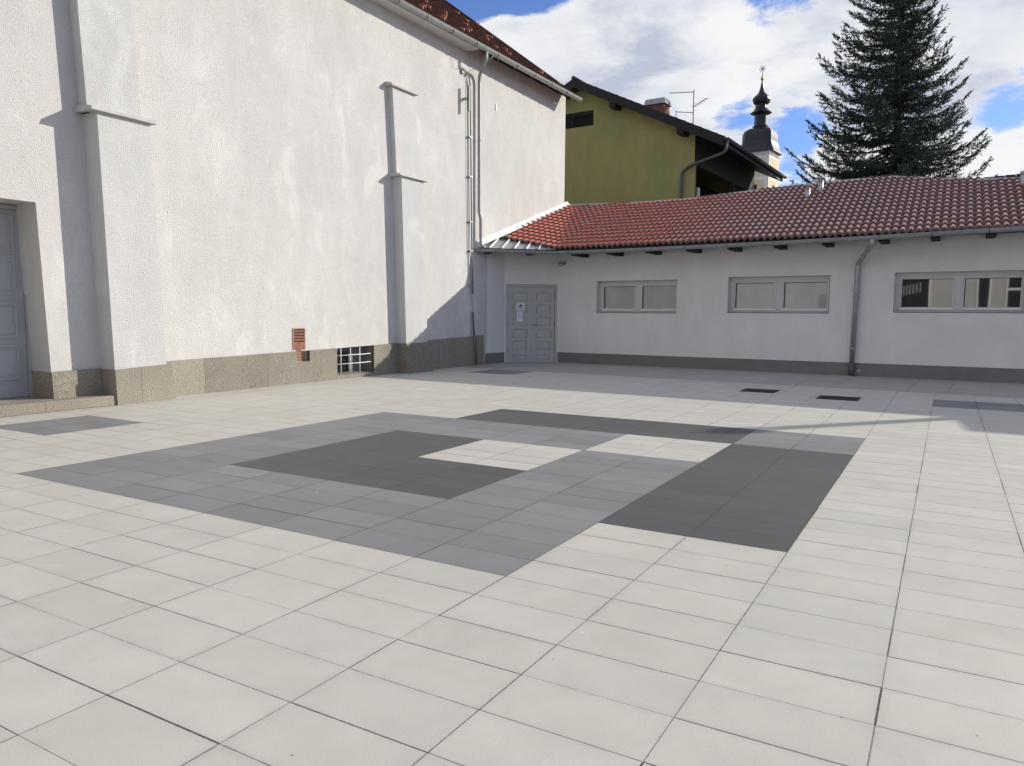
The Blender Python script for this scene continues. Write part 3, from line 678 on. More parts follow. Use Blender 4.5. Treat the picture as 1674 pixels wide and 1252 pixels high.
# double door on the angled wall
fm = MB()
def dbox(bm, a, c, p, q, f0, f1):
    bm.hexa([dpv(a, p, f1), dpv(a, p, f0), dpv(c, p, f0), dpv(c, p, f1), dpv(a, q, f1), dpv(a, q, f0), dpv(c, q, f0), dpv(c, q, f1)])
dbox(fm, .045, .10, .0, 2.155, .015, -.06); dbox(fm, dl-.085, dl-.03, 0, 2.155, .015, -.06); dbox(fm, .045, dl-.03, 2.155, 2.21, .015, -.06)
dbox(fm, .10, dl-.085, .0, .02, -.01, -.06)
fo = fm.build('door_frame', M['doorlight'], AX)
fm = MB(); dbox(fm, .101, dl-.086, .021, 2.154, -.067, -.075); fm.build('door_gap', M['gasket'], fo)
mid = (.10+dl-.085)/2
for si, (a, c) in enumerate(((.108, mid-.005), (mid+.005, dl-.093))):
    lf = MB(); dbox(lf, a, c, .02, 2.145, -.045, -.065)
    aa, cc = a+.125, c-.115; dbox(lf, a, aa, .02, 2.145, -.015, -.045); dbox(lf, cc, c, .02, 2.145, -.015, -.045)
    zz = .02
    for (p, q) in ((.02, .055), (.215, .33), (.605, .68), (.955, 1.03), (1.305, 1.38), (1.655, 1.73), (2.005, 2.145)): dbox(lf, aa, cc, p, q, -.0155, -.045)
    lo = lf.build('door_leaf', M['doorlight'], AX)
    for (p, q) in ((.055, .215), (.33, .605), (.68, .955), (1.03, 1.305), (1.38, 1.655), (1.73, 2.005)):
        pm = MB(); dbox(pm, aa+.035, cc-.035, p+.035, q-.035, -.026, -.044); pm.build('door_panel', M['doorlight'], lo, .006)
    hs = a if si == 0 else c
    for z in (.3, 1.05, 1.85): h = MB(); h.tube([dpv(hs, z, -.005), dpv(hs, z+.1, -.005)], .009, 8); h.build('hinge', M['darkpipe'], lo)
    if si == 1:
        h = MB(); h.tube([dpv(a+.04, 1.07, -.015), dpv(a+.04, 1.07, .045), dpv(a+.17, 1.075, .05)], .010, 8); h.tube([dpv(a+.04, 1.07, -.014), dpv(a+.04, 1.07, -.004)], .026, 12); h.tube([dpv(a+.04, .97, -.014), dpv(a+.04, .97, -.002)], .024, 12); h.build('handle', M['zinc_dull'], lo)
        h = MB(); dbox(h, a-.012, a+.016, .02, 2.15, -.006, -.014); h.build('cover_strip', M['doorlight'], lo)
# signs on the door (things of their own)
def sgn(a, c, p, q, off, th=.003): 
    s_ = MB(); dbox(s_, a, c, p, q, off+th, off); return s_
base = dpv(.5, 1.6, .01)
SG = root('door_sign', tuple(base), 'small white plaque with dark round emblem on left leaf of the double door', 'sign')
sgn(.33, .60, 1.475, 1.69, .002, .004).build('plate', M['plate'], SG)
em = MB()
cc_ = .475
for k in range(9):
    an_ = 2*math.pi*k/9+math.pi/2
    if abs(math.sin(an_)+1) < .2: continue
    px, pz = cc_+.030*math.cos(an_), 1.598+.030*math.sin(an_)
    em.tube([dpv(px, pz, .006), dpv(px, pz, .0075)], .0155, 8)
em.tube([dpv(cc_, 1.615, .006), dpv(cc_, 1.615, .0078)], .022, 10)
em.build('emblem', M['ink'], SG)
em = MB()
for k in range(5): dbox(em, cc_-.037+k*.0155, cc_-.037+k*.0155+.011, 1.532, 1.546, .0074, .006)
em.build('caption', M['ink'], SG)
PN = root('paper_notice', tuple(dpv(.45, 1.3, .01)), 'white paper notice with lines of print taped below the plaque on the door', 'notice')
sgn(.355, .53, 1.16, 1.455, .003, .0015).build('sheet', M['paper'], PN)
em = MB()
for z, w_, x_ in ((1.425, .09, .395), (1.385, .10, .385), (1.365, .12, .38), (1.345, .11, .38), (1.315, .12, .38), (1.300, .12, .385), (1.27, .12, .38), (1.25, .09, .38), (1.225, .11, .38), (1.195, .10, .39)): dbox(em, x_, x_+w_, z, z+(.012 if z > 1.4 else .006), .0056, .0045)
em.build('print', M['grime'], PN)
# wall lamp and bell
L_ = MB(); p = ap(-9.56, 2.82, 0); L_.tube([p, p+en*.05], .045, 12); L_.tube([p+en*.04, p+en*.12+Vector((-.03, 0, -.01))], .02, 8)
LO = L_.build('wall_lamp', M['zinc'], AX)
L_ = MB(); q = p+en*.16+Vector((-.05, 0, -.01))
pr = [(.03, .05), (.062, .02), (.07, -.02), (.055, -.06), (.02, -.075)]
L_.smooth = True; L_.lathe([(r_, q.z+z_) for r_, z_ in pr][::-1], q.x, q.y, 14); L_.build('lamp_head', M['zinc'], LO)
h = MB(); p = ap(-9.42, 1.60, 0); h.hexa([ap(-9.46, 1.57, 0), ap(-9.46, 1.57, .02), ap(-9.38, 1.57, .02), ap(-9.38, 1.57, 0), ap(-9.46, 1.65, 0), ap(-9.46, 1.65, .02), ap(-9.38, 1.65, .02), ap(-9.38, 1.65, 0)]); h.build('doorbell', M['bead'], AX, .004)
h = MB(); h.tube([ap(-1.75, .12, .01), ap(-1.75, .12, .03)], .03, 10); h.build('wall_cap', M['frame'], AX)
# roof surface
GYo = -.82                                   # gutter line stands this far in front of the wall
def Yg(x): return 18.66-.04*(x+9.3)
def YB(x): return Yg(x)+.02 if x > -9.4 else (18.68+.30*(x+9.4))
def zroof(x, y):
    main = 3.14+.42*(y-Yg(x)); fac = 3.14-.30*(x+9.4)+.315*(y-18.66)
    return max(main, fac) if x < -9.0 else main
TOPS = [(-11.3, 22.95), (-11.1, 22.85), (-7.0, 22.55), (-3.85, 23.0), (-1.6, 23.05), (-.2, 22.3), (.5, 22.0), (1.4, 21.75), (XE, 21.7)]
def ytop(x):
    for (a, p), (c, q) in zip(TOPS, TOPS[1:]):
        if x <= c: return p+(q-p)*(x-a)/(c-a)
    return TOPS[-1][1]
CR = []
rt = MB(); TWa = .156; EXP = .308; SEG = 6
prof = [.0, .020, .044, .058, .052, .020, .0]
def hw(x): return XW(19)+.10
ncol = int((XE+11.0)/TWa)
for r_ in range(16):
    for c_ in range(ncol+1):
        x0 = -11.02+c_*TWa; xm = x0+TWa/2
        ya = YB(xm)+EXP*r_-.03; yb = YB(xm)+EXP*(r_+1)+.03; yt = ytop(xm)
        if ya > yt-.05: continue
        yb = min(yb, yt)
        lift = .066+random.uniform(-.005, .005); jy = random.uniform(-.007, .007); tv = min(1, max(0, random.gauss(.5, .2)))
        bb = len(rt.v)
        for (yy, l_) in ((ya+jy+.02, lift-.066), (ya+jy+.02, lift-.016), (ya+jy, lift-.011), (ya+jy, lift), (yb, .002)):
            for q in range(SEG+1):
                xx = x0+TWa*q/SEG*1.0; yyy = yy+(YB(xx)-YB(xm))
                rt.v.append((xx, yyy, zroof(xx, yyy)+l_+prof[q]*(1. if l_ > lift-.05 or l_ < .01 else .45)))
        for rr_ in range(4):
            for q in range(SEG):
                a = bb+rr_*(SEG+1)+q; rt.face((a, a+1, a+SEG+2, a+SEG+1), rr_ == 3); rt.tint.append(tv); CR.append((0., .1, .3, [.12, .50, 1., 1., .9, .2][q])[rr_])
# deck under the tiles, and the hidden back slope
n0 = len(rt.f)
for k in range(44):
    xa = -11.25+k*(XE+11.25)/44; xb = -11.25+(k+1)*(XE+11.25)/44
    ya, yb_ = YB(xa)+.03, YB(xb)+.03
    for s_ in range(3):
        A = lambda x, y0_, s: (x, y0_+(ytop(x)-y0_)*s/3, zroof(x, y0_+(ytop(x)-y0_)*s/3)-.012)
        rt.quad(A(xa, ya, s_), A(xb, yb_, s_), A(xb, yb_, s_+1), A(xa, ya, s_+1))
    za, zb = zroof(xa, ytop(xa))-.012, zroof(xb, ytop(xb))-.012
    rt.quad((xa, ytop(xa), za), (xb, ytop(xb), zb), (xb, 26.4, 3.2), (xa, 26.4, 3.2))
rt.tint += [.2]*(len(rt.f)-n0); CR += [0.]*(len(rt.f)-n0)
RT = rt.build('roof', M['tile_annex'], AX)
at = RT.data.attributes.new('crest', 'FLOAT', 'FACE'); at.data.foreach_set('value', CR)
# ridge strip
rs = MB(); path = [(x, ytop(x)+.01, zroof(x, ytop(x))+.055) for x in (-11.0, -9, -7.0, -5.4, -3.85, -2.7, -1.6, -.9, -.2, .5, 1.4, 3, XE)]
rs.sweep([(.05, -.03), (.05, .0), (0, .018), (-.05, .0), (-.05, -.03)], path); rs.build('ridge_strip', M['zinc_dull'], RT)
# sheet metal corner with standing seams
sm = MB(); GL = Vector((-10.93, 17.02, 3.12)); GC = Vector((-9.42, 18.62, 3.13))
def zf(x, y): return 3.14-.30*(x+9.4)+.315*(y-18.66)
T0 = Vector((-11.12, 18.22, 0)); 
N = 8
for k in range(N):
    s0, s1 = k/N, (k+1)/N
    a = GL.lerp(GC, s0); c = GL.lerp(GC, s1)
    ta = Vector((-11.12+(1.72)*s0, 0, 0)); ta.y = max(YB(ta.x)+.06, a.y); tc = Vector((-11.12+1.72*s1, 0, 0)); tc.y = max(YB(tc.x)+.06, c.y)
    ta.z = zf(ta.x, ta.y)+.0; tc.z = zf(tc.x, tc.y)+.0
    sm.quad(a, c, tc, ta)
w0 = Vector((XW(17.2)-.05, 17.1, 3.14)); sm.quad(GL, (-11.12, 18.28, zf(-11.12, 18.28)), w0)
SMO = sm.build('metal_sheet', M['sheet'], RT)
se = MB()
for k in range(1, 6):
    s0 = k/6.4; a = GL.lerp(GC, s0); t_ = Vector((a.x-.30*(1-s0)-.02, 0, 0)); t_.y = YB(t_.x)+.05; t_.z = zf(t_.x, t_.y)+.02
    d_ = (t_-a).normalized(); n_ = Vector((d_.y, -d_.x, 0)).normalized()*.012
    se.hexa([a-n_, a+n_, t_+n_, t_-n_, a-n_+Vector((0, 0, .045)), a+n_+Vector((0, 0, .045)), t_+n_+Vector((0, 0, .045)), t_-n_+Vector((0, 0, .045))])
se.build('seam', M['flash'], SMO)
# flashing against the tall wall
fl = MB()
ys = [17.08, 18.2, 19.4, 20.6, 21.8, 22.72]
for y0_, y1_ in zip(ys, ys[1:]):
    z0_, z1_ = zf(-11.05, y0_), zf(-11.05, y1_)
    if y0_ < 18: z0_ = 3.15
    xa, xb = XW(y0_)+.012, XW(y1_)+.012
    fl.hexa([(xa-.03, y0_, z0_), (xa+.13, y0_, z0_+.03), (xb+.13, y1_, z1_+.03), (xb-.03, y1_, z1_), (xa-.03, y0_, z0_+.17), (xa, y0_, z0_+.17), (xb, y1_, z1_+.17), (xb-.03, y1_, z1_+.17)])
fl.build('flashing', M['flash'], RT)
fa = MB()
for xa, xb in zip([-9.4, -7, -4, -1, 2], [-7, -4, -1, 2, XE]):
    fa.quad((xa, Yg(xa)+.035, 3.055+max(0, (xa+6)*.012)), (xb, Yg(xb)+.035, 3.055+max(0, (xb+6)*.012)), (xb, Yg(xb)+.035, 3.15), (xa, Yg(xa)+.035, 3.15))
fa.quad(GL+Vector((0, .04, -.06)), GC+Vector((0, .06, -.06)), GC+Vector((0, .06, .0)), GL+Vector((0, .04, .0)))
fa.build('fascia', M['wood'], AX)
# gutter, rafters, downpipe
xg = [(-9.36, 3.075), (-7.1, 3.065), (-3.2, 3.09), (-1.4, 3.12), (1.2, 3.17), (XE, 3.2)]
gpath = [(-10.98, 16.98, 3.085), (-10.2, 17.78, 3.075)]+[(x, Yg(x)-.07, z) for x, z in xg]
GA = gutter('gutter', gpath, .078, M['zinc_dull'], AX)
raf = [-8.89, -7.83, -6.74, -5.66, -4.63, -3.55, -2.49, -1.33, -.33, .68, 1.75, 2.8]
for x in raf:
    h = MB(); z = 2.985+max(0, (x+4)*.018)
    y1_ = YA(x)+.02; y0_ = Yg(x)+.03
    h.hexa([(x-.085, y0_, z-.02), (x+.085, y0_, z-.02), (x+.085, y1_, z-.02), (x-.085, y1_, z-.02), (x-.085, y0_, z+.09), (x+.085, y0_, z+.09), (x+.085, y1_, z+.13), (x-.085, y1_, z+.13)]); h.build('rafter_tail', M['wood'], AX)
for s0 in (.16, .72):
    a = GL.lerp(GC, s0); h = MB(); c_ = a+Vector((-.35, .35, 0)); t_ = Vector((.06, .06, 0))
    h.hexa([a-t_+Vector((0, 0, -.13)), a+t_+Vector((0, 0, -.13)), c_+t_+Vector((0, 0, -.13)), c_-t_+Vector((0, 0, -.13)), a-t_+Vector((0, 0, -.03)), a+t_+Vector((0, 0, -.03)), c_+t_+Vector((0, 0, 0)), c_-t_+Vector((0, 0, 0))]); h.build('rafter_tail', M['wood'], AX)
so = MB()  # boarding above the rafters
for xa, xb in zip([-9.4, -7, -4, -1, 2], [-7, -4, -1, 2, XE]):
    so.quad((xa, Yg(xa)+.02, 3.125), (xb, Yg(xb)+.02, 3.125), (xb, YA(xb)+.01, 3.15), (xa, YA(xa)+.01, 3.15))
so.quad(GL+Vector((-.0, .05, 0)), GC+Vector((0, .03, 0)), (-9.77, YA(-9.77), 3.15), (dA.x, dA.y, 3.15), (cL.x, cL.y, 3.15)); so.build('eave_board', M['wood'], AX)
for x in [xx-.06 for xx in raf]+[-9.3]:
    y = Yg(x)-.07; z = 3.08+max(0, (x+6)*.013)
    h = MB(); h.tube([(x, y-.086*math.cos(a_), z-.086*math.sin(a_)) for a_ in [math.pi*q/8 for q in range(9)]], .009, 6); h.build('gutter_bracket', M['darkpipe'], GA)
for s0 in (.22, .62):
    a = GL.lerp(GC, s0); h = MB(); n_ = Vector((.72, -.69, 0)); h.tube([a+n_*.086*math.cos(a_)+Vector((.0, -.02, -.04-.086*math.sin(a_))) for a_ in [math.pi*q/8 for q in range(9)]], .009, 6); h.build('gutter_bracket', M['darkpipe'], GA)
pd = MB(); yy = lambda x, o: YA(x)-o
pd.tube(smooth([(-1.52, Yg(-1.52)-.07, 3.08), (-1.52, Yg(-1.52)-.07, 2.96), (-1.86, yy(-1.86, .10), 2.60), (-1.865, yy(-1.86, .09), 2.45), (-1.90, yy(-1.9, .09), .30)], .12, 6), .056, 16)
PD = pd.build('downpipe', M['zinc_dull'], AX)
pd = MB(); pd.tube([(-1.90, yy(-1.9, .09), .31), (-1.90, yy(-1.9, .09), .0)], .066, 16); pd.build('pipe_shoe', M['darkpipe'], PD)
for z in (1.97, .62): h = MB(); h.tube([(-1.87-(1.97-z)*.02, yy(-1.87, .09), z), (-1.87-(1.97-z)*.02, yy(-1.87, .09), z+.03)], .064, 16); h.box(-1.98, yy(-1.87, .1), z+.005, -1.92, yy(-1.87, 0), z+.022); h.build('clip', M['zinc'], PD)
# flue pipes on the roof
def flue(x, y, r_, h_, cone=True):
    z = zroof(x, y)-.05; f_ = MB(); f_.smooth = True
    f_.lathe([(r_, z), (r_, z+h_)], x, y, 16); o_ = f_.build('flue_pipe', M['zinc'], AX)
    f_ = MB()
    if cone: f_.lathe([(r_*1.9, z+h_+.05), (r_*1.9, z+h_+.06), (.01, z+h_+.13)], x, y, 16); f_.box(x-.01, y-r_, z+h_-.02, x+.01, y+r_, z+h_+.06)
    else: f_.lathe([(r_*1.15, z+h_-.05), (r_*1.15, z+h_+.01)], x, y, 16)
    f_.build('rain_cap', M['zinc_dull'], o_)
flue(-3.42, 21.55, .062, .37); flue(-3.17, 22.05, .062, .40); flue(1.33, 21.1, .07, .42, False)
# taller end of the wing, just outside the picture: its shadow falls on the yard
tw = MB(); tw.hexa([(XE+.05, 18.4, 0), (15, 18.0, 0), (15, 26, 0), (XE+.05, 26, 0), (XE+.05, 18.4, 4.15), (15, 18.0, 4.15), (15, 26, 4.6), (XE+.05, 26, 4.6)]); tw.build('end_block', M['annex'], AX)
fx = MB(); fx.smooth = True; fx.lathe([(.13, 3.8), (.13, 6.15)], 7.55, 20.9, 16); fo = fx.build('tall_flue', M['zinc'], AX)
fx = MB(); fx.lathe([(.24, 6.2), (.24, 6.34), (.03, 6.48)], 7.55, 20.9, 16); fx.build('rain_cap', M['zinc_dull'], fo)
# ================================================================== GREEN HOUSE
H0 = Vector((-13.68, 28.5, 0)); h1 = Vector((1, -.045, 0)).normalized(); h2 = Vector((.045, 1, 0)).normalized()
def hp(a, b_, z): return H0+h1*a+h2*b_+Vector((0, 0, z))
GH = root('green_house', tuple(hp(0, 5, 0)), 'green rendered house with dark gabled roof, chimney and shaded balcony, behind the low wing', 'house')
HS = .482; HZ = 10.92
def rzh(a): return HZ-HS*abs(a)
hw_ = MB(); AWd = 4.95
# gable wall with attic window opening
wz0, wz1, wa0, wa1 = 9.12, 9.73, -1.4, .62
hw_.quad(hp(-5.2, .6, 0), hp(AWd, .6, 0), hp(AWd, .6, wz0), hp(-5.2, .6, wz0))
hw_.quad(hp(wa1, .6, wz0), hp(AWd, .6, wz0)) if False else None
hw_.quad(hp(-5.2, .6, wz0), hp(wa0, .6, wz0), hp(wa0, .6, rzh(wa0)-.3), hp(-3.2, .6, rzh(-3.2)-.3), hp(-5.2, .6, rzh(-5.2)-.3)) if False else None
def gz(a): return rzh(a)-.20
hw_.quad(hp(-5.2, .6, wz0), hp(wa0, .6, wz0), hp(wa0, .6, wz1), hp(-3.0, .6, wz1-.55))
def sheet(al, ar, zb):
    n_ = 8
    for k in range(n_):
        a = al+(ar-al)*k/n_; c = al+(ar-al)*(k+1)/n_
        if (a < 0 < c): hw_.quad(hp(a, .6, zb), hp(c, .6, zb), hp(c, .6, max(zb, gz(c))), hp(0, .6, gz(0)), hp(a, .6, max(zb, gz(a))))
        else: hw_.quad(hp(a, .6, zb), hp(c, .6, zb), hp(c, .6, max(zb, gz(c))), hp(a, .6, max(zb, gz(a))))
hw_ = MB()
ZB = 8.3
hw_.quad(hp(-5.2, .6, 0), hp(AWd, .6, 0), hp(AWd, .6, ZB), hp(-5.2, .6, ZB))
sheet(-5.2, wa0, ZB); hw_.quad(hp(wa0, .6, ZB), hp(wa1, .6, ZB), hp(wa1, .6, wz0), hp(wa0, .6, wz0)); sheet(wa1, AWd, ZB)
sheet(wa0, 0, wz1); sheet(0, wa1, wz1)
# window reveal
hw_.quad(hp(wa0, .6, wz0), hp(wa1, .6, wz0), hp(wa1, .75, wz0), hp(wa0, .75, wz0)); hw_.quad(hp(wa0, .6, wz1), hp(wa1, .6, wz1), hp(wa1, .75, wz1), hp(wa0, .75, wz1)); hw_.quad(hp(wa1, .6, wz0), hp(wa1, .6, wz1), hp(wa1, .75, wz1), hp(wa1, .75, wz0))
# left and back walls
hw_.quad(hp(-5.2, .6, 0), hp(-5.2, 9, 0), hp(-5.2, 9, ZB), hp(-5.2, .6, ZB)); hw_.quad(hp(-5.2, 9, 0), hp(AWd, 9, 0), hp(AWd, 9, ZB), hp(0, 9, HZ-.3), hp(-5.2, 9, ZB))
hw_.build('wall', M['green'], GH)
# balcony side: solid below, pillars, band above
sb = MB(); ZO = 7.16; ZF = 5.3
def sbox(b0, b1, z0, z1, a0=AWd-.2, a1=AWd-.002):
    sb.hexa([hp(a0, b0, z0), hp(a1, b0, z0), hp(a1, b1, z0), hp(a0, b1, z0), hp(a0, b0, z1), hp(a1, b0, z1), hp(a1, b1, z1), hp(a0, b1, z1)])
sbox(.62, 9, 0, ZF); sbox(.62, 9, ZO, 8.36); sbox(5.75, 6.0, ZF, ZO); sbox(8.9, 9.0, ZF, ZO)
sb.build('side_wall', M['greenshade'], GH)
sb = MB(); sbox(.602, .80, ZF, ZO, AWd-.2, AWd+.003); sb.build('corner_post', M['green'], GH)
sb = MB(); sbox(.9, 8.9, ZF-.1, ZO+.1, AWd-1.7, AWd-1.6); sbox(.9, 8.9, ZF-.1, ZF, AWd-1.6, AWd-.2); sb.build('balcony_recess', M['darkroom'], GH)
for b0 in (1.75, 2.35): s_ = MB(); s_.hexa([hp(AWd-.5, b0, ZF), hp(AWd-.44, b0, ZF), hp(AWd-.44, b0+.25, ZF), hp(AWd-.5, b0+.25, ZF), hp(AWd-.5, b0, 6.55), hp(AWd-.44, b0, 6.55), hp(AWd-.44, b0+.25, 6.55), hp(AWd-.5, b0+.25, 6.55)]); s_.build('shutter', M['white'], GH)
aw_ = MB(); aw_.hexa([hp(wa0, .72, wz0), hp(wa1, .72, wz0), hp(wa1, .76, wz0), hp(wa0, .76, wz0), hp(wa0, .72, wz1), hp(wa1, .72, wz1), hp(wa1, .76, wz1), hp(wa0, .76, wz1)]); awo = aw_.build('attic_window', M['darkroom'], GH)
aw_ = MB()
for (p, q, r_, s_) in ((wa0, wz1-.14, wa1, wz1-.002), (-.42, wz0, -.34, wz1-.14), (wa1-.06, wz0, wa1-.002, wz1-.14)): aw_.hexa([hp(p, .65, q), hp(r_, .65, q), hp(r_, .71, q), hp(p, .71, q), hp(p, .65, s_), hp(r_, .65, s_), hp(r_, .71, s_), hp(p, .71, s_)])
aw_.build('window_frame', M['wood'], awo)
# roof
hr = MB(); EA = 6.22
for sg in (1, -1):
    hr.hexa([hp(0, 0, HZ-.30), hp(sg*EA, 0, rzh(EA)-.30), hp(sg*EA, 9.2, rzh(EA)-.30), hp(0, 9.2, HZ-.30), hp(0, 0, HZ-.05), hp(sg*EA, 0, rzh(EA)-.05), hp(sg*EA, 9.2, rzh(EA)-.05), hp(0, 9.2, HZ-.05)])
hr.tint = [.4]*len(hr.f)
for sg in (1, -1):
    nr = 20
    for r_ in range(nr):
        a0, a1 = EA+.04-EA*r_/nr, EA+.02-EA*(r_+1)/nr
        for c_ in range(30):
            b0, b1 = 9.2*c_/30, 9.2*(c_+1)/30-.01; tv = random.random(); z0, z1 = HZ-HS*a0, HZ-HS*a1; bb = len(hr.v); cr = .03
            bm_ = (b0+b1)/2; l = random.uniform(-.004, .004)
            hr.v += [hp(sg*a0, b0-.003, z0-.04), hp(sg*a0, bm_, z0-.01), hp(sg*a0, b1, z0-.04), hp(sg*a0, b0-.003, z0+l), hp(sg*a0, bm_, z0+cr+l), hp(sg*a0, b1, z0+l), hp(sg*a1, b0, z1-.03), hp(sg*a1, bm_, z1), hp(sg*a1, b1, z1-.03)]
            for f_ in ((0, 1, 4, 3), (1, 2, 5, 4), (3, 4, 7, 6), (4, 5, 8, 7)): hr.face([bb+i for i in f_], False); hr.tint.append(tv)
HR = hr.build('roof', M['tile_dark'], GH)
vb = MB()
for sg in (1, -1): vb.prism([hp(0, -.03, HZ-.36), hp(sg*EA, -.03, rzh(EA)-.36), hp(sg*EA, -.03, rzh(EA)+.0), hp(0, -.03, HZ+.0)], h2*.03)
vb.build('verge_board', M['wood'], HR)
rc = MB(); rc.tube([hp(0, -.06, HZ+.0), hp(0, 9.2, HZ+.0)], .09, 10); rc.build('ridge_cap', M['tile_dark'], HR)
for a in (1.72, 4.55): 
    q = MB(); z = rzh(a)-.36; q.hexa([hp(a-.14, .02, z-.16), hp(a+.14, .02, z-.20), hp(a+.14, .62, z-.20), hp(a-.14, .62, z-.16), hp(a-.14, .02, z+.05), hp(a+.14, .02, z-.03), hp(a+.14, .62, z-.03), hp(a-.14, .62, z+.05)]); q.build('purlin_end', M['wood'], GH)
hg = gutter('gutter', [tuple(hp(EA+.09, -.02, rzh(EA)-.07)), tuple(hp(EA+.09, 9.25, rzh(EA)-.07))], .08, M['darkpipe'], GH)
dpp = MB(); dpp.tube(smooth([hp(EA+.09, .18, rzh(EA)-.12), hp(EA+.05, .18, rzh(EA)-.55), hp(4.75, .50, 7.05), hp(4.48, .52, 6.85), hp(4.48, .52, 0)], .15), .055, 10); dpp.build('downpipe', M['darkpipe'], GH)
chm = MB()
def chb(bm, a0, a1, b0, b1, z0, z1): bm.hexa([hp(a0, b0, z0), hp(a1, b0, z0), hp(a1, b1, z0), hp(a0, b1, z0), hp(a0, b0, z1), hp(a1, b0, z1), hp(a1, b1, z1), hp(a0, b1, z1)])
CA0, CA1, CB0, CB1 = 2.12, 2.9, 2.5, 3.15
z = 9.3; k = 0
while z < 10.13: chb(chm, CA0, CA1, CB0, CB1, z, z+.062); chb(chm, CA0+.012, CA1-.012, CB0+.012, CB1-.012, z+.062, z+.075); z += .075; k += 1
CH = chm.build('chimney', M['brick'], HR)
cc = MB(); cc.hexa([hp(CA0-.08, CB0-.08, 10.13), hp(CA1+.08, CB0-.08, 10.13), hp(CA1+.08, CB1+.08, 10.13), hp(CA0-.08, CB1+.08, 10.13), hp(CA0-.02, CB0-.02, 10.36), hp(CA1+.02, CB0-.02, 10.36), hp(CA1+.02, CB1+.02, 10.36), hp(CA0-.02, CB1+.02, 10.36)]); cc.build('chimney_cap', M['ledge'], HR)
# antenna
an0 = Vector((-9.46, 31.0, 8.75)); AN = root('tv_antenna', tuple(an0), 'thin rusty aerial mast with side booms on the dark roof of the green house', 'antenna')
q = MB(); q.tube([an0, an0+Vector((0, 0, 1.78))], .022, 8); q.build('mast', M['pipe'], AN)
def boom(p0, p1, nn, ln, dirv):
    q = MB(); q.tube([p0, p1], .014, 6)
    for k in range(nn):
        c_ = Vector(p0).lerp(Vector(p1), (k+.5)/nn); q.tube([c_-dirv*ln, c_+dirv*ln], .006, 5)
    q.build('boom', M['pipe'], AN)
boom((-10.5, 31.05, 10.55), (-9.46, 31.0, 10.44), 9, .14, Vector((.1, 1, 0)))
boom((-9.46, 31.0, 9.84), (-8.78, 30.6, 10.02), 6, .16, Vector((.9, .3, .0)).normalized())
boom((-10.2, 31.04, 9.75), (-9.46, 31.0, 9.62), 5, .12, Vector((.1, 1, 0)))
q = MB(); q.tube([(-10.2, 31.04, 9.28), (-10.2, 31.04, 9.80)], .016, 6); q.build('stay', M['pipe'], AN)
# ================================================================== CHURCH TOWER
TC = Vector((-28.35, 130., 0)); CT = root('church_tower', tuple(TC), 'cream church tower with dark onion spire and gold star cross, between house and spruce', 'church tower')
TR = R(-7.); S = 130/110.
def zc(z): return (z-1.373)*S+1.373
c_, s_ = math.cos(TR), math.sin(TR)
def tp(a, b_, z): return Vector((TC.x+a*c_-b_*s_, TC.y+a*s_+b_*c_, z))
HWd = 2.42
def tbox(bm, a0, a1, b0, b1, z0, z1): bm.hexa([tp(a0, b0, z0), tp(a1, b0, z0), tp(a1, b1, z0), tp(a0, b1, z0), tp(a0, b0, z1), tp(a1, b0, z1), tp(a1, b1, z1), tp(a0, b1, z1)])
ZT = zc(23.75)
q = MB(); tbox(q, -HWd, HWd, -HWd, HWd, 0, ZT); tbox(q, -HWd-.15, HWd+.15, -HWd-.15, HWd+.15, ZT-.45, ZT+.05); q.build('wall', M['cream'], CT)
for (lvl0, lvl1) in ((ZT-3.9, ZT-1.0), (ZT-8.5, ZT-4.5)):
    q = MB(); tbox(q, -HWd+.75, HWd-.75, -HWd-.03, -HWd-.0, lvl0, lvl1); q.build('panel', M['yellow'], CT)
    q = MB(); tbox(q, HWd+.0, HWd+.03, -HWd+.75, HWd-.75, lvl0, lvl1); q.build('panel', M['yellow'], CT)
for (a, z0, z1) in ((0, ZT-7.8, ZT-5.2),):
    q = MB(); tbox(q, -.6, .6, -HWd-.05, -HWd-.03, z0, z1); q.build('louvre', M['wood'], CT)
    q = MB(); tbox(q, HWd+.031, HWd+.05, -.55, .55, z0, z1); q.build('louvre', M['wood'], CT)
# bell-shaped lower roof: square with chamfered corners
q = MB(); prof = [(3.05, zc(23.75)), (2.95, zc(23.95)), (2.6, zc(24.6)), (2.38, zc(25.3)), (2.36, zc(25.9)), (2.32, zc(26.4)), (2.1, zc(26.85)), (1.7, zc(27.1)), (1.2, zc(27.25)), (.9, zc(27.35))]
base = []
for (r_, z_) in prof:
    ring = []; ch = .28*r_
    for (sx_, sy_) in ((1, 1), (-1, 1), (-1, -1), (1, -1)):
        pts_ = [(sx_*r_, sy_*(r_-ch)), (sx_*(r_-ch), sy_*r_)]
        if sx_*sy_ < 0: pts_ = pts_[::-1]
        for (x_, y_) in pts_: ring.append(len(q.v)); q.v.append(tp(x_, y_, z_))
    base.append(ring)
for A, B_ in zip(base, base[1:]):
    for k in range(8): q.face((A[k], A[(k+1) % 8], B_[(k+1) % 8], B_[k]), False)
q.face(base[-1]); q.face(base[0][::-1]); q.build('bell_roof', M['copper'], CT)
q = MB(); q.lathe([(1.12, zc(27.2)), (1.16, zc(27.45)), (1.3, zc(27.5)), (1.3, zc(27.6)), (1.02, zc(27.65)), (1.02, zc(29.2))], TC.x, TC.y, 8, TR+R(22.5)); q.build('lantern', M['copper'], CT)
